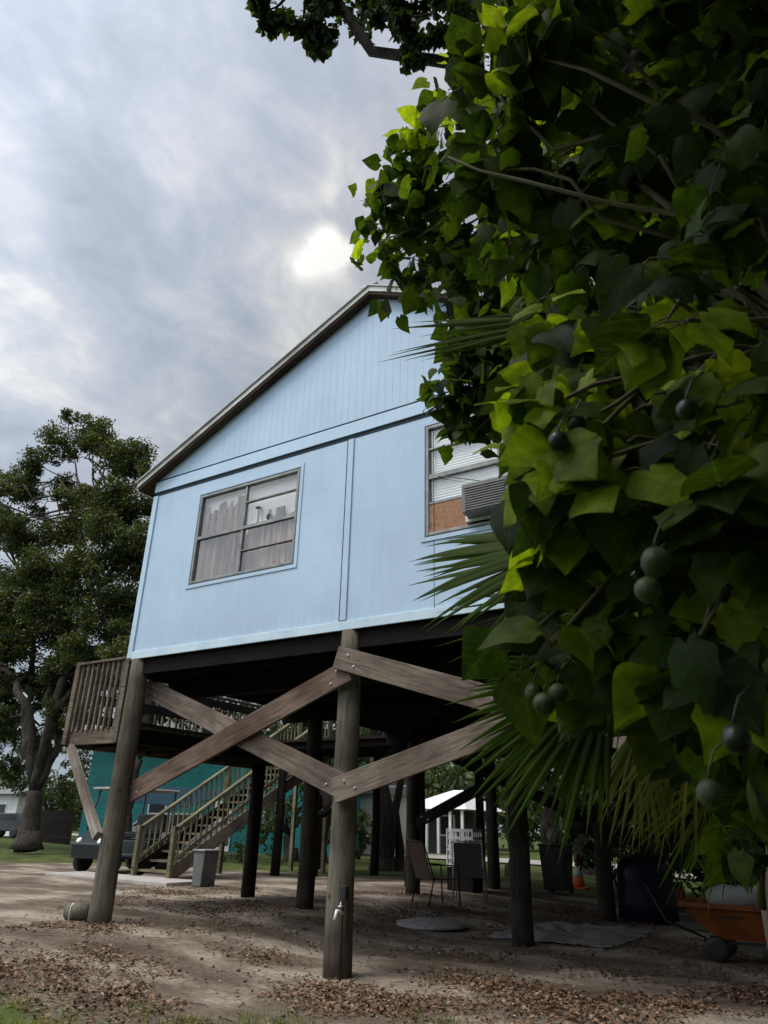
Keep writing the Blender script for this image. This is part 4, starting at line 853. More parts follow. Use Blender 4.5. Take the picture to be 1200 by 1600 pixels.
# cut log by the left piling
b = MB(); c = put(120, 1438)
lg = thing('log_stub', c, 'short cut log lying against the left corner piling', 'log')
b.tube([c+Vector((-.15, -.03, .09)), c+Vector((.16, .06, .10))], [.10, .10], 14); b.build('log', M_post, lg)
MB().tube([c+Vector((.0, -.12, 0)), c+Vector((.02, -.13, .16)), c+Vector((.05, -.12, .2))], .012, 6).build('pale_stick', M_white, lg)
# slab / low boards behind the left piling
c = put(170, 1372)
b = MB().box((c.x-1.5, c.y-.5, c.z-.05), (c.x+2.3, c.y+.5, c.z+.05)); tag(b.build('concrete_slab', mat('pale concrete', (.42, .38, .35), (.33, .3, .28), 3, .9), None, bevel=.01), 'long pale concrete slab lying at the foot of the staircase', 'slab')
# golf cart
def wheel(b_, c, r, wd, ax='y', n_=18):
    M_ = Matrix.Rotation(R(90), 4, 'X') if ax == 'y' else Matrix.Rotation(R(90), 4, 'Y')
    b_.lathe([(r*.55, -wd/2), (r*.92, -wd/2), (r, -wd/3), (r, wd/3), (r*.92, wd/2), (r*.55, wd/2)], c, n_, M_=M_)
def add_wheel(root, c, r, wd, ax='y', hubm=None):
    b = MB(); wheel(b, c, r, wd, ax); o = b.build('wheel', M_black, root)
    M_ = Matrix.Rotation(R(90), 4, 'X') if ax == 'y' else Matrix.Rotation(R(90), 4, 'Y')
    MB().lathe([(.01, -wd*.42), (r*.5, -wd*.4), (r*.54, 0), (r*.5, wd*.4), (.01, wd*.42)], c, 14, M_=M_).build('rim', hubm or M_steel, o)
c = put(192, 1362); K = .95
gc = thing('golf_cart', c, 'dark golf cart with pale flat roof parked beyond the side deck', 'golf cart')
M_gc = mat('dark teal cart body', (.012, .02, .023), (.008, .012, .014), 4, .35, spec=.5)
def CB(lo, hi): return MB().box((c.x+lo[0], c.y+lo[1], c.z+lo[2]), (c.x+hi[0], c.y+hi[1], c.z+hi[2]))
b = MB().prism([(c.y-1.15, c.z+.30), (c.y-1.2, c.z+.62), (c.y-.75, c.z+.92), (c.y-.62, c.z+.88), (c.y-.55, c.z+.36), (c.y+.1, c.z+.36), (c.y+.12, c.z+.7), (c.y+1.1, c.z+.74), (c.y+1.15, c.z+.30)], 'x', c.x-.55, c.x+.55); b.build('body', M_gc, gc, bevel=.03)
CB((-.5, .1, .745), (.5, .6, .88)).build('seat', M_black, gc, bevel=.03)
CB((-.5, .62, .88), (.5, .74, 1.3)).build('backrest', M_black, gc, bevel=.03)
CB((-.62, -.8, 1.82), (.62, .95, 1.88)).build('roof', mat('pale roof plastic', (.34, .31, .28), rough=.5), gc, bevel=.03)
for sx in (-.56, .56):
    MB().tube([(c.x+sx, c.y-.8, c.z+.9), (c.x+sx, c.y-.6, c.z+1.82)], .022, 6).build('roof_support', M_black, gc)
    MB().tube([(c.x+sx, c.y+.8, c.z+.7), (c.x+sx, c.y+.85, c.z+1.82)], .022, 6).build('roof_support', M_black, gc)
MB().tube([(c.x-.2, c.y-.55, c.z+.85), (c.x-.2, c.y-.25, c.z+1.1)], .02, 6).build('steering_column', M_black, gc)
MB().lathe([(.16, 0), (.19, .01), (.16, .02)], (c.x-.2, c.y-.25, c.z+1.1), 14).build('steering_wheel', M_black, gc)
for sx in (-.38, .38): MB().lathe([(.075, -.02), (.08, .0), (.06, .02)], (c.x+sx, c.y-1.12, c.z+.68), 12, M_=Matrix.Rotation(R(60), 4, 'X')).build('headlight', M_white, gc)
for sx in (-.52, .52):
    for sy in (-.8, .75): add_wheel(gc, (c.x+sx, c.y+sy, c.z+.24), .24, .18, 'x')
# grey bin by the stairs
c = put(317, 1385)
bn = thing('storage_bin', c, 'grey plastic bin standing beside the foot of the stairs', 'bin')
MB().prism([(c.x-.12, c.z), (c.x+.12, c.z), (c.x+.15, c.z+.62), (c.x-.15, c.z+.62)], 'y', c.y-.2, c.y+.2).build('body', mat('light grey plastic', (.15, .15, .15), (.10, .10, .10), 5, .6), bn, bevel=.02)
CB((-.17, -.23, .622), (.17, .23, .66)).build('lid', mat('grey lid', (.25, .26, .27), rough=.6), bn, bevel=.02)
# patio chair (brown sling)
def patio_chair(c, rz, fabric_m, frame_m, label):
    t_ = thing('patio_chair', (0, 0, 0), label, 'chair', 'patio chairs under the house')
    s_ = MB().box((-.25, -.25, .40), (.25, .25, .42)); s_.build('seat', fabric_m, t_)
    b_ = MB(); b_.add([(-.25, .25, .42), (.25, .25, .42), (.25, .42, .98), (-.25, .42, .98), (-.25, .27, .42), (.25, .27, .42), (.25, .44, .98), (-.25, .44, .98)], [(0, 1, 2, 3), (7, 6, 5, 4), (0, 4, 5, 1), (1, 5, 6, 2), (2, 6, 7, 3), (3, 7, 4, 0)]); b_.build('backrest', fabric_m, t_)
    for sx in (-.28, .28):
        MB().tube([(sx, -.3, 0), (sx, -.27, .62), (sx, .30, .64)], .014, 6).build('leg', frame_m, t_)
        MB().tube([(sx, .33, 0), (sx, .22, .42), (sx, .44, 1.0)], .014, 6).build('leg', frame_m, t_)
    MB().tube([(-.28, .44, 1.0), (.28, .44, 1.0)], .014, 6).build('top_bar', frame_m, t_)
    t_.location = c; t_.rotation_euler = (0, 0, rz); return t_
M_sling = mat('brown sling fabric', (.13, .085, .06), (.09, .06, .045), 60, .9)
patio_chair(put(682, 1412), R(150), M_sling, M_black, 'brown sling patio chair standing in the shade right of the middle piling')
patio_chair(put(735, 1408), R(200), mat('blue grey sling', (.16, .17, .19), (.1, .11, .13), 60, .9), M_steel, 'grey metal-framed patio chair below the stacked crates')
# stacked white slotted crates on a small stand
c = put(727, 1392)
crates = thing('plastic_crate', c, 'lower of two white slotted crates stacked behind the patio chairs', 'crate')
def crate(root, z0):
    for (lo, hi) in (((-.3, -.22), (.3, -.2)), ((-.3, .2), (.3, .22)), ((-.3, -.2), (-.28, .2)), ((.28, -.2), (.3, .2))):
        b_ = MB()
        for zz_ in (0, .15, .30): b_.box((c.x+lo[0], c.y+lo[1], c.z+z0+zz_), (c.x+hi[0], c.y+hi[1], c.z+z0+zz_+.06))
        for u in np.linspace(0, 1, 5):
            xx = lo[0]+(hi[0]-lo[0])*u; yy = lo[1]+(hi[1]-lo[1])*u; b_.box((c.x+xx-.012, c.y+yy-.012, c.z+z0), (c.x+xx+.012, c.y+yy+.012, c.z+z0+.36))
        b_.build('side', M_white, root)
    MB().box((c.x-.28, c.y-.2, c.z+z0), (c.x+.28, c.y+.2, c.z+z0+.01)).build('bottom', M_white, root)
crate(crates, .45)
MB().box((c.x-.3, c.y-.24, c.z), (c.x+.3, c.y+.24, c.z+.44)).build('wooden_base', M_dark, crates, bevel=.01)
cr2 = thing('plastic_crate', c+Vector((0, 0, .82)), 'upper of two white slotted crates stacked behind the patio chairs', 'crate'); crate(cr2, .82)
# round pale lid on the ground
c = put(672, 1447)
fp = thing('fire_pit_lid', c, 'round pale mesh lid lying on the dirt in front of the patio chairs', 'lid')
MB().lathe([(.52, 0), (.54, .02), (.50, .045), (.25, .09), (.03, .10)], c, 28).build('dome', mat('dusty pale metal', (.30, .29, .28), (.2, .19, .18), 14, .7), fp)
MB().tube([c+Vector((-.05, 0, .1)), c+Vector((-.04, 0, .15)), c+Vector((.04, 0, .15)), c+Vector((.05, 0, .1))], .008, 6).build('handle', M_black, fp)
# crumpled grey tarp
c = put(895, 1462); b = MB(); K = 40
ctr = [(i, j) for j in range(K+1) for i in range(K+1)]
vs = []
for i, j in ctr:
    x = c.x+(i/K-.5)*1.7*(1+.1*noise.noise(Vector((j*.2, 0, 1)))); y = c.y+(j/K-.5)*2.1*(1+.12*noise.noise(Vector((i*.2, 3, 1))))
    ed = min(i, j, K-i, K-j)/K; z = gz(x, y)+.015+.16*abs(noise.noise(Vector((i*.11, j*.09, 2))))*min(1, ed*8)+.04*abs(noise.noise(Vector((i*.35, j*.3, 7))))
    vs.append((x, y, z))
b.add(vs, [(j*(K+1)+i, j*(K+1)+i+1, (j+1)*(K+1)+i+1, (j+1)*(K+1)+i) for j in range(K) for i in range(K)], 0, True)
tarp = b.build('tarp', mat('grey tarp', (.26, .25, .24), (.19, .185, .18), 5, .75)); tag(tarp, 'crumpled grey tarp spread on the dirt under the house', 'tarp')
sm = tarp.modifiers.new('thick', 'SOLIDIFY'); sm.thickness = .006
# traffic cone
c = put(905, 1388)
cn = thing('traffic_cone', c, 'orange traffic cone with white collar on the far lawn edge', 'cone')
M_or = mat('orange plastic', (.75, .13, .03), (.62, .10, .025), 6, .5)
CB((-.2, -.2, 0), (.2, .2, .04)).build('base', M_or, cn, bevel=.01)
MB().lathe([(.15, .04), (.115, .26)], c, 20).build('cone', M_or, cn)
MB().lathe([(.1165, .262), (.072, .50)], c, 20).build('collar', M_white, cn)
MB().lathe([(.0715, .502), (.03, .72), (.02, .725)], c, 20).build('tip', M_or, cn)
# wheelie bin
c = put(873, 1396)
wb = thing('wheelie_bin', c, 'dark wheeled rubbish bin with grey bag on its lid, left of the cone', 'bin')
b = MB(); lo_, hi_ = .24, .30
b.add([(c.x-lo_, c.y-lo_, c.z+.08), (c.x+lo_, c.y-lo_, c.z+.08), (c.x+lo_, c.y+lo_, c.z+.08), (c.x-lo_, c.y+lo_, c.z+.08), (c.x-hi_, c.y-hi_, c.z+.95), (c.x+hi_, c.y-hi_, c.z+.95), (c.x+hi_, c.y+hi_, c.z+.95), (c.x-hi_, c.y+hi_, c.z+.95)], [(0, 3, 2, 1), (4, 5, 6, 7), (0, 1, 5, 4), (1, 2, 6, 5), (2, 3, 7, 6), (3, 0, 4, 7)]); b.build('body', M_black, wb, bevel=.02)
CB((-.32, -.34, .952), (.32, .32, 1.0)).build('lid', M_black, wb, bevel=.02)
for sx in (-.22, .22): add_wheel(wb, (c.x+sx, c.y+.24, c.z+.1), .1, .05, 'x')
b = MB(); K = 12; pr = [(.001+.17*math.sin(t_)**.8, .17-.17*math.cos(t_)) for t_ in np.linspace(0.05, math.pi-.05, 9)]; b.lathe(pr, c+Vector((0, -.02, 1.0)), 12)
b.v = [(x+.03*noise.noise(Vector((x*9, y*9, z*9))), y+.03*noise.noise(Vector((y*9, z*9, x*9))), z) for x, y, z in b.v]
tag(b.build('rubbish_bag', mat('grey bag', (.3, .29, .3), rough=.4)), 'small grey bag lying on top of the dark wheeled bin', 'bag')
# blue covered heap (barbecue under a cover)
c = put(1015, 1442)
gr = thing('covered_grill', c, 'domed grill under a dark blue cover behind the far right piling', 'grill')
b = MB(); b.lathe([(.46, .05), (.47, .3), (.44, .62), (.45, .75), (.36, .92), (.2, 1.0), (.02, 1.02)], c, 28)
b.v = [(x+.05*noise.noise(Vector((x*4, y*4, z*1.2))), y+.05*noise.noise(Vector((y*4, x*4, z*1.2+5))), z) for x, y, z in b.v]; b.build('cover', mat('dark blue cover', (.008, .010, .032), (.005, .006, .016), 4, .5), gr)
for a_ in range(3): MB().tube([c+Vector((.32*math.cos(a_*2.1), .32*math.sin(a_*2.1), -.02)), c+Vector((.28*math.cos(a_*2.1), .28*math.sin(a_*2.1), .1))], .02, 6).build('leg', M_steel, gr)
# red can
c = put(1062, 1424)
rc = thing('fuel_can', c, 'dark red fuel can on a low board behind the blue covered grill', 'can')
CB((-.13, -.09, .06), (.13, .09, .42)).build('body', mat('dark red plastic', (.22, .02, .02), rough=.5), rc, bevel=.03)
MB().tube([c+Vector((.08, 0, .42)), c+Vector((.1, 0, .5))], .03, 8).build('cap', M_black, rc)
MB().tube([c+Vector((-.1, 0, .42)), c+Vector((-.08, 0, .48)), c+Vector((.02, 0, .48)), c+Vector((.04, 0, .42))], .012, 6).build('handle', M_black, rc)
tag(CB((-.5, -.2, 0), (.7, .25, .055)).build('plank', M_deck), 'short pale plank lying on the dirt under the red fuel can', 'plank')
# orange dump cart
c = put(1160, 1502)
ct = thing('garden_cart', c, 'orange tub garden cart with black wheels under the house at far right', 'cart')
M_tub = mat('orange tub plastic', (.24, .065, .013), (.14, .038, .009), 5, .5)
def frus(b_, x0, x1, y0, y1, z0, X0_, X1_, Y0_, Y1_, z1):
    b_.add([(c.x+x0, c.y+y0, c.z+z0), (c.x+x1, c.y+y0, c.z+z0), (c.x+x1, c.y+y1, c.z+z0), (c.x+x0, c.y+y1, c.z+z0), (c.x+X0_, c.y+Y0_, c.z+z1), (c.x+X1_, c.y+Y0_, c.z+z1), (c.x+X1_, c.y+Y1_, c.z+z1), (c.x+X0_, c.y+Y1_, c.z+z1)], [(0, 3, 2, 1), (0, 1, 5, 4), (1, 2, 6, 5), (2, 3, 7, 6), (3, 0, 4, 7)])
b = MB(); frus(b, -.18, .50, -.24, .24, .24, -.52, .62, -.34, .34, .56); tub = b.build('tub', M_tub, ct); q = tub.modifiers.new('thick', 'SOLIDIFY'); q.thickness = .012; q.offset = 1
MB().bar(c+Vector((-.54, -.36, .57)), c+Vector((.64, -.36, .57)), .05, .05).bar(c+Vector((-.54, .36, .57)), c+Vector((.64, .36, .57)), .05, .05).bar(c+Vector((-.54, -.33, .57)), c+Vector((-.54, .33, .57)), .05, .05).bar(c+Vector((.64, -.33, .57)), c+Vector((.64, .33, .57)), .05, .05).build('rim', M_tub, ct)
MB().box((c.x-.15, c.y-.325, c.z+.455), (c.x+.12, c.y-.318, c.z+.475)).build('slot', M_black, ct)
MB().bar(c+Vector((-.35, -.2, .2)), c+Vector((.5, -.2, .2)), .03, .03).bar(c+Vector((-.35, .2, .2)), c+Vector((.5, .2, .2)), .03, .03).build('chassis', M_black, ct)
for sx in (-.2, .4):
    for sy in (-.30, .30): add_wheel(ct, (c.x+sx, c.y+sy, c.z+.13), .13, .07, 'y', M_white)
MB().tube([c+Vector((-.35, 0, .2)), c+Vector((-.8, 0, .35)), c+Vector((-1.0, 0, .75))], .014, 6).build('pull_handle', M_black, ct)
b = MB(); K = 16; pr = [(.001+.36*math.sin(t_)**.9, .14-.14*math.cos(t_)) for t_ in np.linspace(0.05, math.pi-.05, 10)]; b.lathe(pr, c+Vector((.05, 0, .50)), 18)
b.v = [(x+.05*noise.noise(Vector((x*6, y*6, z*6))), c.y+(y-c.y)*.7, z+.04*noise.noise(Vector((y*9, z*9, x*9)))) for x, y, z in b.v]
tag(b.build('feed_sack', mat('pale sack cloth', (.36, .35, .34), (.27, .26, .25), 9, .85)), 'pale grey lumpy sack lying in the orange garden cart', 'sack')

# ---------------------------------------------------------------- neighbours' houses
def hutwall(root, lo, hi, m): return MB().box(lo, hi).build('wall', m, root)
def siding(name, c1, c2, ax=(0, 0, 1), per=5.):
    m, t, p = newmat(name); n = t.nodes.new; l = t.links.new; p.inputs['Roughness'].default_value = .7
    co = n('ShaderNodeTexCoord'); wv = n('ShaderNodeTexWave'); wv.bands_direction = 'Z' if ax[2] else 'X'; wv.wave_profile = 'SAW'; wv.inputs['Scale'].default_value = per/2; wv.inputs['Distortion'].default_value = .05; l(co.outputs['Object'], wv.inputs['Vector'])
    rp = n('ShaderNodeValToRGB'); l(wv.outputs['Fac'], rp.inputs[0]); rp.color_ramp.elements[0].position = .03; rp.color_ramp.elements[0].color = (*c2, 1); rp.color_ramp.elements[1].position = .14; rp.color_ramp.elements[1].color = (*c1, 1)
    no = n('ShaderNodeTexNoise'); no.inputs['Scale'].default_value = 1.5; l(co.outputs['Object'], no.inputs['Vector']); mx = n('ShaderNodeMixRGB'); mx.blend_type = 'MULTIPLY'; mx.inputs[0].default_value = .5; l(rp.outputs[0], mx.inputs[1]); l(no.outputs['Fac'], mx.inputs[2]); l(mx.outputs[0], p.inputs['Base Color'])
    return m
# teal house behind the stairs
M_teal = siding('teal siding', (.008, .24, .235), (.006, .15, .145), per=2.4); M_teal2 = mat('teal trim', (.02, .22, .22), rough=.6)
ta = P(118, 1330, 24); tb = P(520, 1345, 27); dx_ = (tb-ta).normalized()
th = thing('teal_house', ((ta.x+tb.x)/2, 26, 0), 'bright teal house with low grey roof behind the wooden staircase', 'house')
def lx(u, v, z): # u along, v back
    d = Vector((tb.x-ta.x, tb.y-ta.y, 0)).normalized(); s_ = Vector((-d.y, d.x, 0)); return Vector((ta.x, ta.y, 0))+d*u+s_*v+Vector((0, 0, z))
UL = (Vector((tb.x, tb.y, 0))-Vector((ta.x, ta.y, 0))).length
def hexa(u0, u1, v0, v1, z0, z1):
    b_ = MB(); b_.add([lx(u0, v0, z0), lx(u1, v0, z0), lx(u1, v1, z0), lx(u0, v1, z0), lx(u0, v0, z1), lx(u1, v0, z1), lx(u1, v1, z1), lx(u0, v1, z1)], [(0, 3, 2, 1), (4, 5, 6, 7), (0, 1, 5, 4), (1, 2, 6, 5), (2, 3, 7, 6), (3, 0, 4, 7)]); return b_
hexa(0, UL, 0, 5, .1, 5.2).build('wall', M_teal, th)
rf = MB(); q = [lx(-.5, -.5, 5.2), lx(UL+.5, -.5, 5.2), lx(UL+.5, 2.5, 6.4), lx(-.5, 2.5, 6.4), lx(UL+.5, 5.5, 5.2), lx(-.5, 5.5, 5.2)]
rf.add(q, [(0, 1, 2, 3), (3, 2, 4, 5), (0, 3, 5), (1, 4, 2), (0, 5, 4, 1)]); rf.build('roof', M_roof, th)
for u in (UL*.32, UL*.78):
    w_ = hexa(u-.5, u+.5, -.05, -.005, 1.2, 2.4).build('window', M_white, th); hexa(u-.42, u+.42, -.062, -.052, 1.28, 2.32).build('pane', mat('dark pane', (.03, .04, .05), rough=.15), w_)
d_ = hexa(UL*.55, UL*.55+.95, -.05, -.005, .2, 2.25).build('door', M_white, th); hexa(UL*.55+.8, UL*.55+.86, -.09, -.052, 1.15, 1.25).build('handle', M_steel, d_)
for u in (UL,): hexa(u-.06, u+.06, -.06, -.003, .1, 5.18).build('corner_trim', M_white, th)
# blue awning on poles before it and the white car beneath
cA = P(262, 1262, 21)
aw = thing('awning', (cA.x, cA.y, 0), 'sloping dark blue canvas awning in front of the teal house', 'awning')
b = MB(); b.add([(cA.x-2.0, 20.0, 2.05), (cA.x+2.0, 20.0, 1.85), (cA.x+2.0, 22.6, 2.5), (cA.x-2.0, 22.6, 2.7), (cA.x-2.0, 20.0, 2.02), (cA.x+2.0, 20.0, 1.82), (cA.x+2.0, 22.6, 2.47), (cA.x-2.0, 22.6, 2.67)], [(0, 1, 2, 3), (7, 6, 5, 4), (0, 4, 5, 1), (1, 5, 6, 2), (2, 6, 7, 3), (3, 7, 4, 0)]); b.build('canvas', mat('dark blue canvas', (.01, .07, .10), (.008, .05, .08), 3, .7), aw)
for xx in (-1.95, 1.95): MB().tube([(cA.x+xx, 20.05, .1), (cA.x+xx, 20.05, 1.95)], .03, 6).build('pole', M_steel, aw)
def car(c, rz, m, label, name='parked_car', suv=False):
    t_ = thing(name, (0, 0, 0), label, 'car')
    body = [(-2.2, .35), (-2.25, .7), (-1.9, .88), (-1.0, .97), (-.4, 1.42), (1.2, 1.45), (1.9, 1.02), (2.2, .95), (2.25, .4)]
    MB().prism(body, 'y', -.85, .85).build('body', m, t_, bevel=.06)
    for s_ in (-1, 1):
        MB().prism([(-.88, 1.0), (-.36, 1.36), (.35, 1.38), (.35, 1.0)], 'y', s_*.853-.004, s_*.853+.004).build('side_window', M_black, t_)
        MB().prism([(.42, 1.0), (.42, 1.38), (1.15, 1.38), (1.6, 1.04)], 'y', s_*.853-.004, s_*.853+.004).build('side_window', M_black, t_)
        for x in (-1.4, 1.4): add_wheel(t_, (x, s_*.78, .32), .32, .2, 'y')
        MB().box((-2.27, s_*.62-.14, .62), (-2.2, s_*.62+.14, .76)).build('headlight', M_white, t_, bevel=.01)
    b_ = MB(); b_.add([(-.99, -.7, .985), (-.99, .7, .985), (-.43, .62, 1.41), (-.43, -.62, 1.41)], [(0, 1, 2, 3)]); b_.v = [(x-.012, y, z+.012) for x, y, z in b_.v]; b_.build('windshield', M_black, t_)
    t_.location = c; t_.rotation_euler = (0, 0, rz); return t_
car(Vector((P(250, 1330, 19.5).x, 19.5, .17)), R(35), mat('silver car paint', (.30, .31, .32), (.25, .26, .27), 3, .35), 'silver car parked behind the foot of the staircase')
car(Vector((P(8, 1318, 30).x, 30, .17)), R(10), mat('dark grey car paint', (.05, .05, .055), rough=.3), 'dark grey car parked by the white building at far left')
# white building far left
c = P(14, 1320, 33); c.x -= 1.6
wbd = thing('white_building', (c.x, 33, 0), 'long white building half hidden behind the oak at far left', 'building')
hutwall(wbd, (c.x-8, 33, .1), (c.x+1.6, 36, 2.9), siding('white siding', (.8, .8, .78), (.6, .6, .58), per=2.))
b = MB(); b.prism([(32.4, 2.9), (36.6, 2.9), (34.5, 3.5)], 'x', c.x-8.4, c.x+2.); b.build('roof', M_roof, wbd)
f_ = MB().box((c.x-.6, 32.95, 1.2), (c.x+.4, 32.995, 2.3)).build('window', M_white, wbd); MB().box((c.x-.52, 32.93, 1.28), (c.x+.32, 32.948, 2.22)).build('pane', M_black, f_)
fa = P(52, 1310, 27); fb_ = P(108, 1318, 25)
fn = thing('fence', ((fa.x+fb_.x)/2, 26, .1), 'dark board fence between the oak trunk and the golf cart', 'fence')
for k in range(22):
    q = fa.lerp(fb_, k/21); MB().box((q.x-.06, q.y-.012, .1), (q.x+.06, q.y+.012, 1.75)).build('picket', M_dark, fn)
for zz_ in (.5, 1.4): MB().bar((fa.x, fa.y+.03, zz_), (fb_.x, fb_.y+.03, zz_), .04, .08).build('fence_rail', M_dark, fn)
# pale shed seen right of the middle piling
c0_ = P(550, 1328, 30); c1_ = P(584, 1322, 30)
sh = thing('pale_shed', (c0_.x, 30, 0), 'cream board shed seen just right of the middle piling', 'shed')
hutwall(sh, (c0_.x-.6, 30, .1), (c1_.x, 33, 2.75), siding('cream boards', (.5, .48, .43), (.36, .34, .3), (1, 0, 0), 4))
MB().prism([(29.7, 2.75), (33.3, 2.75), (33.3, 3.3), (29.7, 2.9)], 'x', c0_.x-.9, c1_.x+.25).build('roof', M_roof, sh)
MB().box((c0_.x-.2, 29.96, .12), (c0_.x+.6, 29.995, 2.0)).build('door', M_dark, sh)
# porch house
pa = P(655, 1337, 36); pc = P(740, 1340, 36)
ph = thing('porch_house', (pa.x, 36, 0), 'low dark-sided cottage with white porch roof and posts beyond the lawn', 'house')
hutwall(ph, (pa.x-3.0, 36, .0), (pc.x-1.6, 41, 2.5), siding('dark grey siding', (.09, .085, .09), (.05, .045, .05), per=3))
b = MB(); b.add([(pa.x-.6, 34.6, 2.25), (pc.x+.3, 34.6, 2.25), (pc.x+.3, 39.6, 2.25), (pa.x-.6, 39.6, 2.25), (pa.x+1.5, 37, 3.25), (pc.x-1.0, 37, 3.25)], [(0, 1, 5, 4), (1, 2, 5), (2, 3, 4, 5), (3, 0, 4), (0, 3, 2, 1)]); b.build('porch_roof', mat('white metal roof', (.8, .8, .8), rough=.4), ph)
for i in range(4): xx = pa.x+1.1+(pc.x-pa.x-1.1)*i/3; MB().box((xx-.06, 34.75, .05), (xx+.06, 34.87, 2.24)).build('porch_post', M_white, ph)
MB().box((pa.x-.2, 34.7, .02), (pc.x+.1, 35.98, .2)).build('porch_floor', M_deck, ph)
f_ = MB().box((pa.x+1.2, 35.95, 1.0), (pa.x+2.1, 35.995, 2.0)).build('window', M_white, ph); MB().box((pa.x+1.28, 35.93, 1.08), (pa.x+2.02, 35.948, 1.92)).build('pane', M_black, f_)

# ---------------------------------------------------------------- trees beyond
def bushy(name, label, px, py, y, hgt, wid, trunk_h, n_=14, leaf=.3, group=None, seed=0, nper=60, r0=.22, mleaf=None, z=.1):
    random.seed(seed); g = P(px, py, y); base = Vector((g.x, y, z)); cl = []
    for i in range(n_):
        a_ = random.random()*6.283; q = random.random()**.5*wid*.38; zz_ = trunk_h+(hgt-trunk_h)*random.uniform(.15, .9)
        cl.append((base+Vector((q*math.cos(a_), q*math.sin(a_), zz_)), wid*random.uniform(.16, .26)))
    return tree(name, label, 'tree', base, base+Vector((random.uniform(-.3, .3), 0, trunk_h)), r0, cl, leaf, mleaf or M_far, LT_OAK, nper, group=group)
bushy('shade_tree', 'dark leafy tree filling the gap beyond the far end of the landing', 452, 1385, 21.5, 5.8, 5.5, .9, 16, .16, seed=31, nper=260, z=.1, r0=.2)
bushy('background_tree', 'dense low tree behind the oak trunk at far left', 62, 1330, 30, 7.0, 7.5, 1.4, 16, .2, seed=33, nper=200, z=.15, r0=.25)
bushy('shade_tree', 'dark multi-limbed tree standing past the landing, left of the pale shed', 497, 1392, 22, 6.5, 6, 3.0, 12, .22, seed=3, nper=150, z=.1, r0=.2)
bushy('shade_tree', 'thick dark trunk just behind the house between the pale shed and the porch cottage', 596, 1380, 19.6, 6.4, 5, 3.3, 12, .22, seed=4, nper=150, z=.0, r0=.3)
bushy('shade_tree', 'thin dark trunk seen behind the house beside the wide one', 622, 1380, 20.2, 6.2, 4, 3.4, 8, .22, seed=14, nper=150, z=.0, r0=.13)
bushy('shade_tree', 'tree with brown trunk on the lawn right of the traffic cone', 918, 1372, 24, 6.5, 6, 2.6, 12, .25, seed=5, nper=110, r0=.22, z=0)
bushy('shade_tree', 'leaning dark tree behind the wheeled bin', 868, 1376, 22, 6, 5, 2.4, 12, .22, seed=6, nper=130, r0=.26, z=0)
bushy('shade_tree', 'dark tree trunk left of the staircase newels', 185, 1335, 16.5, 6.2, 4.0, 3.0, 9, .18, seed=8, nper=200, r0=.18, z=.15)
bushy('shrub', 'low dark shrub under the landing beside the white house corner', 375, 1352, 19.5, 1.3, 2.2, .2, 8, .12, seed=21, nper=350, r0=.04, z=.15)
bushy('shrub', 'green shrub right of the middle piling in front of the pale shed', 560, 1360, 26, 1.6, 3, .2, 8, .16, seed=22, nper=250, r0=.05, z=.1)
bushy('shrub', 'dense green shrub behind the red fuel can', 1010, 1385, 20.5, 2.9, 4.5, .3, 16, .15, seed=23, nper=330, r0=.06, z=0)
bushy('shrub', 'dark shrub thicket behind the orange garden cart', 1130, 1400, 18.5, 3.4, 5.0, .3, 18, .15, seed=24, nper=330, r0=.06, z=0)
bushy('shrub', 'tall dark shrub between the wheeled bin and the blue covered grill', 985, 1400, 17.6, 3.2, 2.6, .3, 12, .13, seed=41, nper=420, r0=.05, z=0)
bushy('shrub', 'dark leafy shrub close behind the orange garden cart', 1140, 1440, 13.2, 3.1, 3.0, .3, 14, .12, seed=42, nper=420, r0=.05, z=0)
bushy('shade_tree', 'slim dark trunk between the porch cottage and the wheeled bin', 800, 1385, 20.5, 6.0, 4.5, 2.2, 10, .2, seed=43, nper=200, r0=.15, z=0)
bushy('shade_tree', 'slim dark trunk left of the pale shed behind the rear landing', 527, 1388, 20, 6.0, 4.5, 2.6, 10, .2, seed=44, nper=200, r0=.15, z=0)
bushy('shrub', 'spreading shrub at the right end of the thicket', 1290, 1420, 16, 3.6, 5.0, .3, 16, .15, seed=25, nper=300, r0=.06, z=0)
# far belt of woods, plus unseen belts added for shade
random.seed(11)
ps = []; ts = []
def belt(x0, y0, x1, y1, k, hmin, hmax, n_):
    for i in range(k):
        u = (i+random.random())/k; c = np.array([x0+(x1-x0)*u, y0+(y1-y0)*u+random.uniform(-3, 3), 0]); h_ = random.uniform(hmin, hmax)
        for j in range(7):
            cc = c+np.array([random.uniform(-2, 2), random.uniform(-2, 2), h_*random.uniform(.12, .85)]); q = blob_points(cc, (1.9, 1.9, 1.3), n_); ps.append(q); ts.append(np.full(n_, random.uniform(.0, .9)))
belt(-130, 62, -40, 55, 26, 5, 8, 110); belt(-60, 50, 10, 46, 34, 5.5, 9, 150); belt(0, 40, 40, 20, 20, 6, 9, 130)
belt(-60, -14, -8, -22, 20, 9, 13, 260); belt(-8, -18, 26, -12, 16, 9, 13, 300); belt(20, -14, 18, 30, 18, 8, 12, 260)  # unseen belts behind and right of camera, added to darken under the house
ps = np.concatenate(ps); ts = np.concatenate(ts); k = len(ps); ps[:, 2] = np.maximum(ps[:, 2], .1)
o = scatter('woodland', LT_OAK, ps, rvec(k)+np.array([0, -.3, .5]), rvec(k), .5*rng.uniform(.6, 1.3, k), np.stack([np.clip(ts+rng.normal(0, .2, k), 0, 1), rng.random(k)**5, ts*0], 1), M_far)
tag(o, 'belt of green woods closing the view beyond the road, with unseen belts added for shade behind the camera', 'woods', kind='stuff')

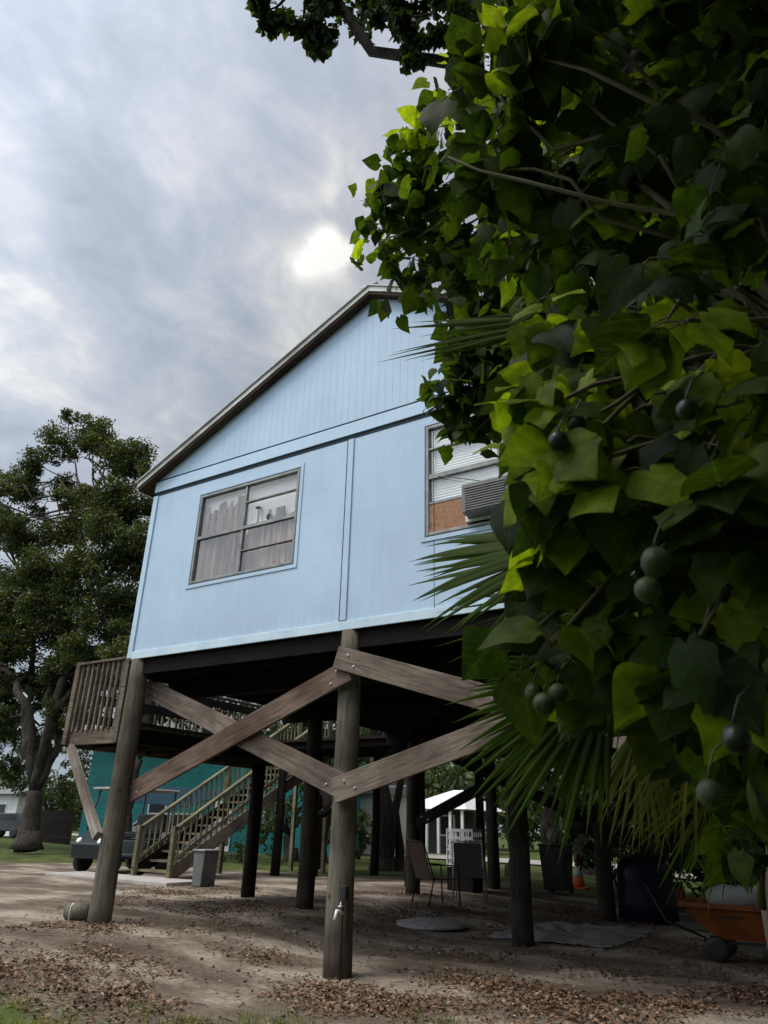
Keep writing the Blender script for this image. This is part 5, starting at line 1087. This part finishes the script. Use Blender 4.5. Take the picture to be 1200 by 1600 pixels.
# ---------------------------------------------------------------- litter and grass
fx, fy = FWD.x, FWD.y; fl_ = math.hypot(fx, fy); fx /= fl_; fy /= fl_
def row(py): g = G(300, py); return g.x*fx+g.y*fy
def field(k, va, vb, ua, ub):
    q = rng.random((k, 2)); v = va+(vb-va)*q[:, 0]; u = ua+(ub-ua)*q[:, 1]
    return np.stack([v*fx+u*fy, v*fy-u*fx], 1), u, v
def nz(xy, a_, b_, z): return np.array([noise.noise(Vector((x*a_, y*b_, z))) for x, y in xy])
xy, u, v = field(150000, row(1640), row(1400), -4.5, 4.5)
w_ = 1.5*nz(xy, .7, 1.1, 4)+.8*nz(xy, 2.2, 2.8, 8)
ctr = row(1548)+.05*u; dn = 1.05*np.exp(-((v-ctr)/(.55+.05*u))**2)
keep = rng.random(len(xy)) < np.clip(dn*(.62+1.1*w_)+.06+.45*w_, .012, 1); xy = xy[keep]; n_ = len(xy)
pz = np.array([gz(x, y) for x, y in xy])+.004+.016*rng.random(n_)
pos = np.column_stack([xy, pz]); nor = rvec(n_)*.6+np.array([0, 0, 1.])
LT_LIT = (np.array([(0, 0, 0), (.34, .5, .16), (0, 1, .02), (-.34, .5, .16), (0, .5, 0)]), np.array([(0, 1, 2, 4), (0, 4, 2, 3)]), LT_LO[2])
M_lit = leafmat('dead leaf', (.065, .033, .021), (.20, .115, .072), (.34, .24, .16), veins=False, trans=.05, tl=(1, 1, 1), rough=.8)
o = scatter('leaf_litter', LT_LIT, pos, nor, rvec(n_), .037*rng.uniform(.45, 1.5, n_), np.stack([rng.random(n_), rng.random(n_)**3, np.zeros(n_)], 1), M_lit); tag(o, 'brown fallen leaves drifted over the dirt in the foreground', 'fallen leaves', kind='stuff')
tw = MB()
xy, u, v = field(420, row(1600), row(1400), -4.2, 4.2)
for k_, (x, y) in enumerate(xy):
    z = gz(x, y)+.008; a_ = random.random()*6.28; ln = random.uniform(.05, .32) if k_ % 3 else random.uniform(.02, .05)
    if k_ % 3: tw.tube([(x, y, z), (x+ln*.5*math.cos(a_), y+ln*.5*math.sin(a_), z+.01), (x+ln*math.cos(a_+.3), y+ln*math.sin(a_+.3), z)], random.uniform(.002, .005), 4)
    else: tw.lathe([(ln*.3, -.005), (ln*.5, ln*.15), (ln*.3, ln*.35), (.001, ln*.4)], (x, y, z), 6)
tag(tw.build('twigs', mat('dry twig', (.16, .13, .10), (.07, .055, .045), 20, .9)), 'dry twigs and small stones strewn over the dirt', 'twigs', kind='stuff')
xy, u, v = field(90000, row(1760), row(1530), -4.5, 4.5)
w_ = nz(xy, 1.1, 1.5, 14)+.5*nz(xy, 4, 4, 3)
keep = rng.random(len(xy)) < .75*np.clip((row(1592)-.16*np.maximum(u+1.2, 0)-v)*1.6+1.5*w_+.1, 0, 1)*np.where(v < row(1545), 1, .0); xy = xy[keep]; n_ = len(xy)
pos = np.column_stack([xy, [gz(x, y)-.003 for x, y in xy]])
tip = rvec(n_)*.55+np.array([0, 0, 1.]); nor = rvec(n_); nor[:, 2] *= .3
LT_BL = (np.array([(-.06, 0, 0), (.06, 0, 0), (.035, .6, .08), (-.035, .6, .08), (.004, 1, .25), (-.004, 1, .25)]), np.array([(0, 1, 2, 3), (3, 2, 4, 5)]), np.zeros((6, 2)))
M_gr = leafmat('grass blade', (.05, .08, .022), (.12, .17, .045), (.26, .24, .11), veins=False, trans=.25)
o = scatter('grass', LT_BL, pos, nor, tip, .055*rng.uniform(.5, 1.6, n_), np.stack([rng.random(n_), rng.random(n_)**3, np.zeros(n_)], 1), M_gr); tag(o, 'short sparse green grass along the near edge of the dirt', 'grass', kind='stuff')
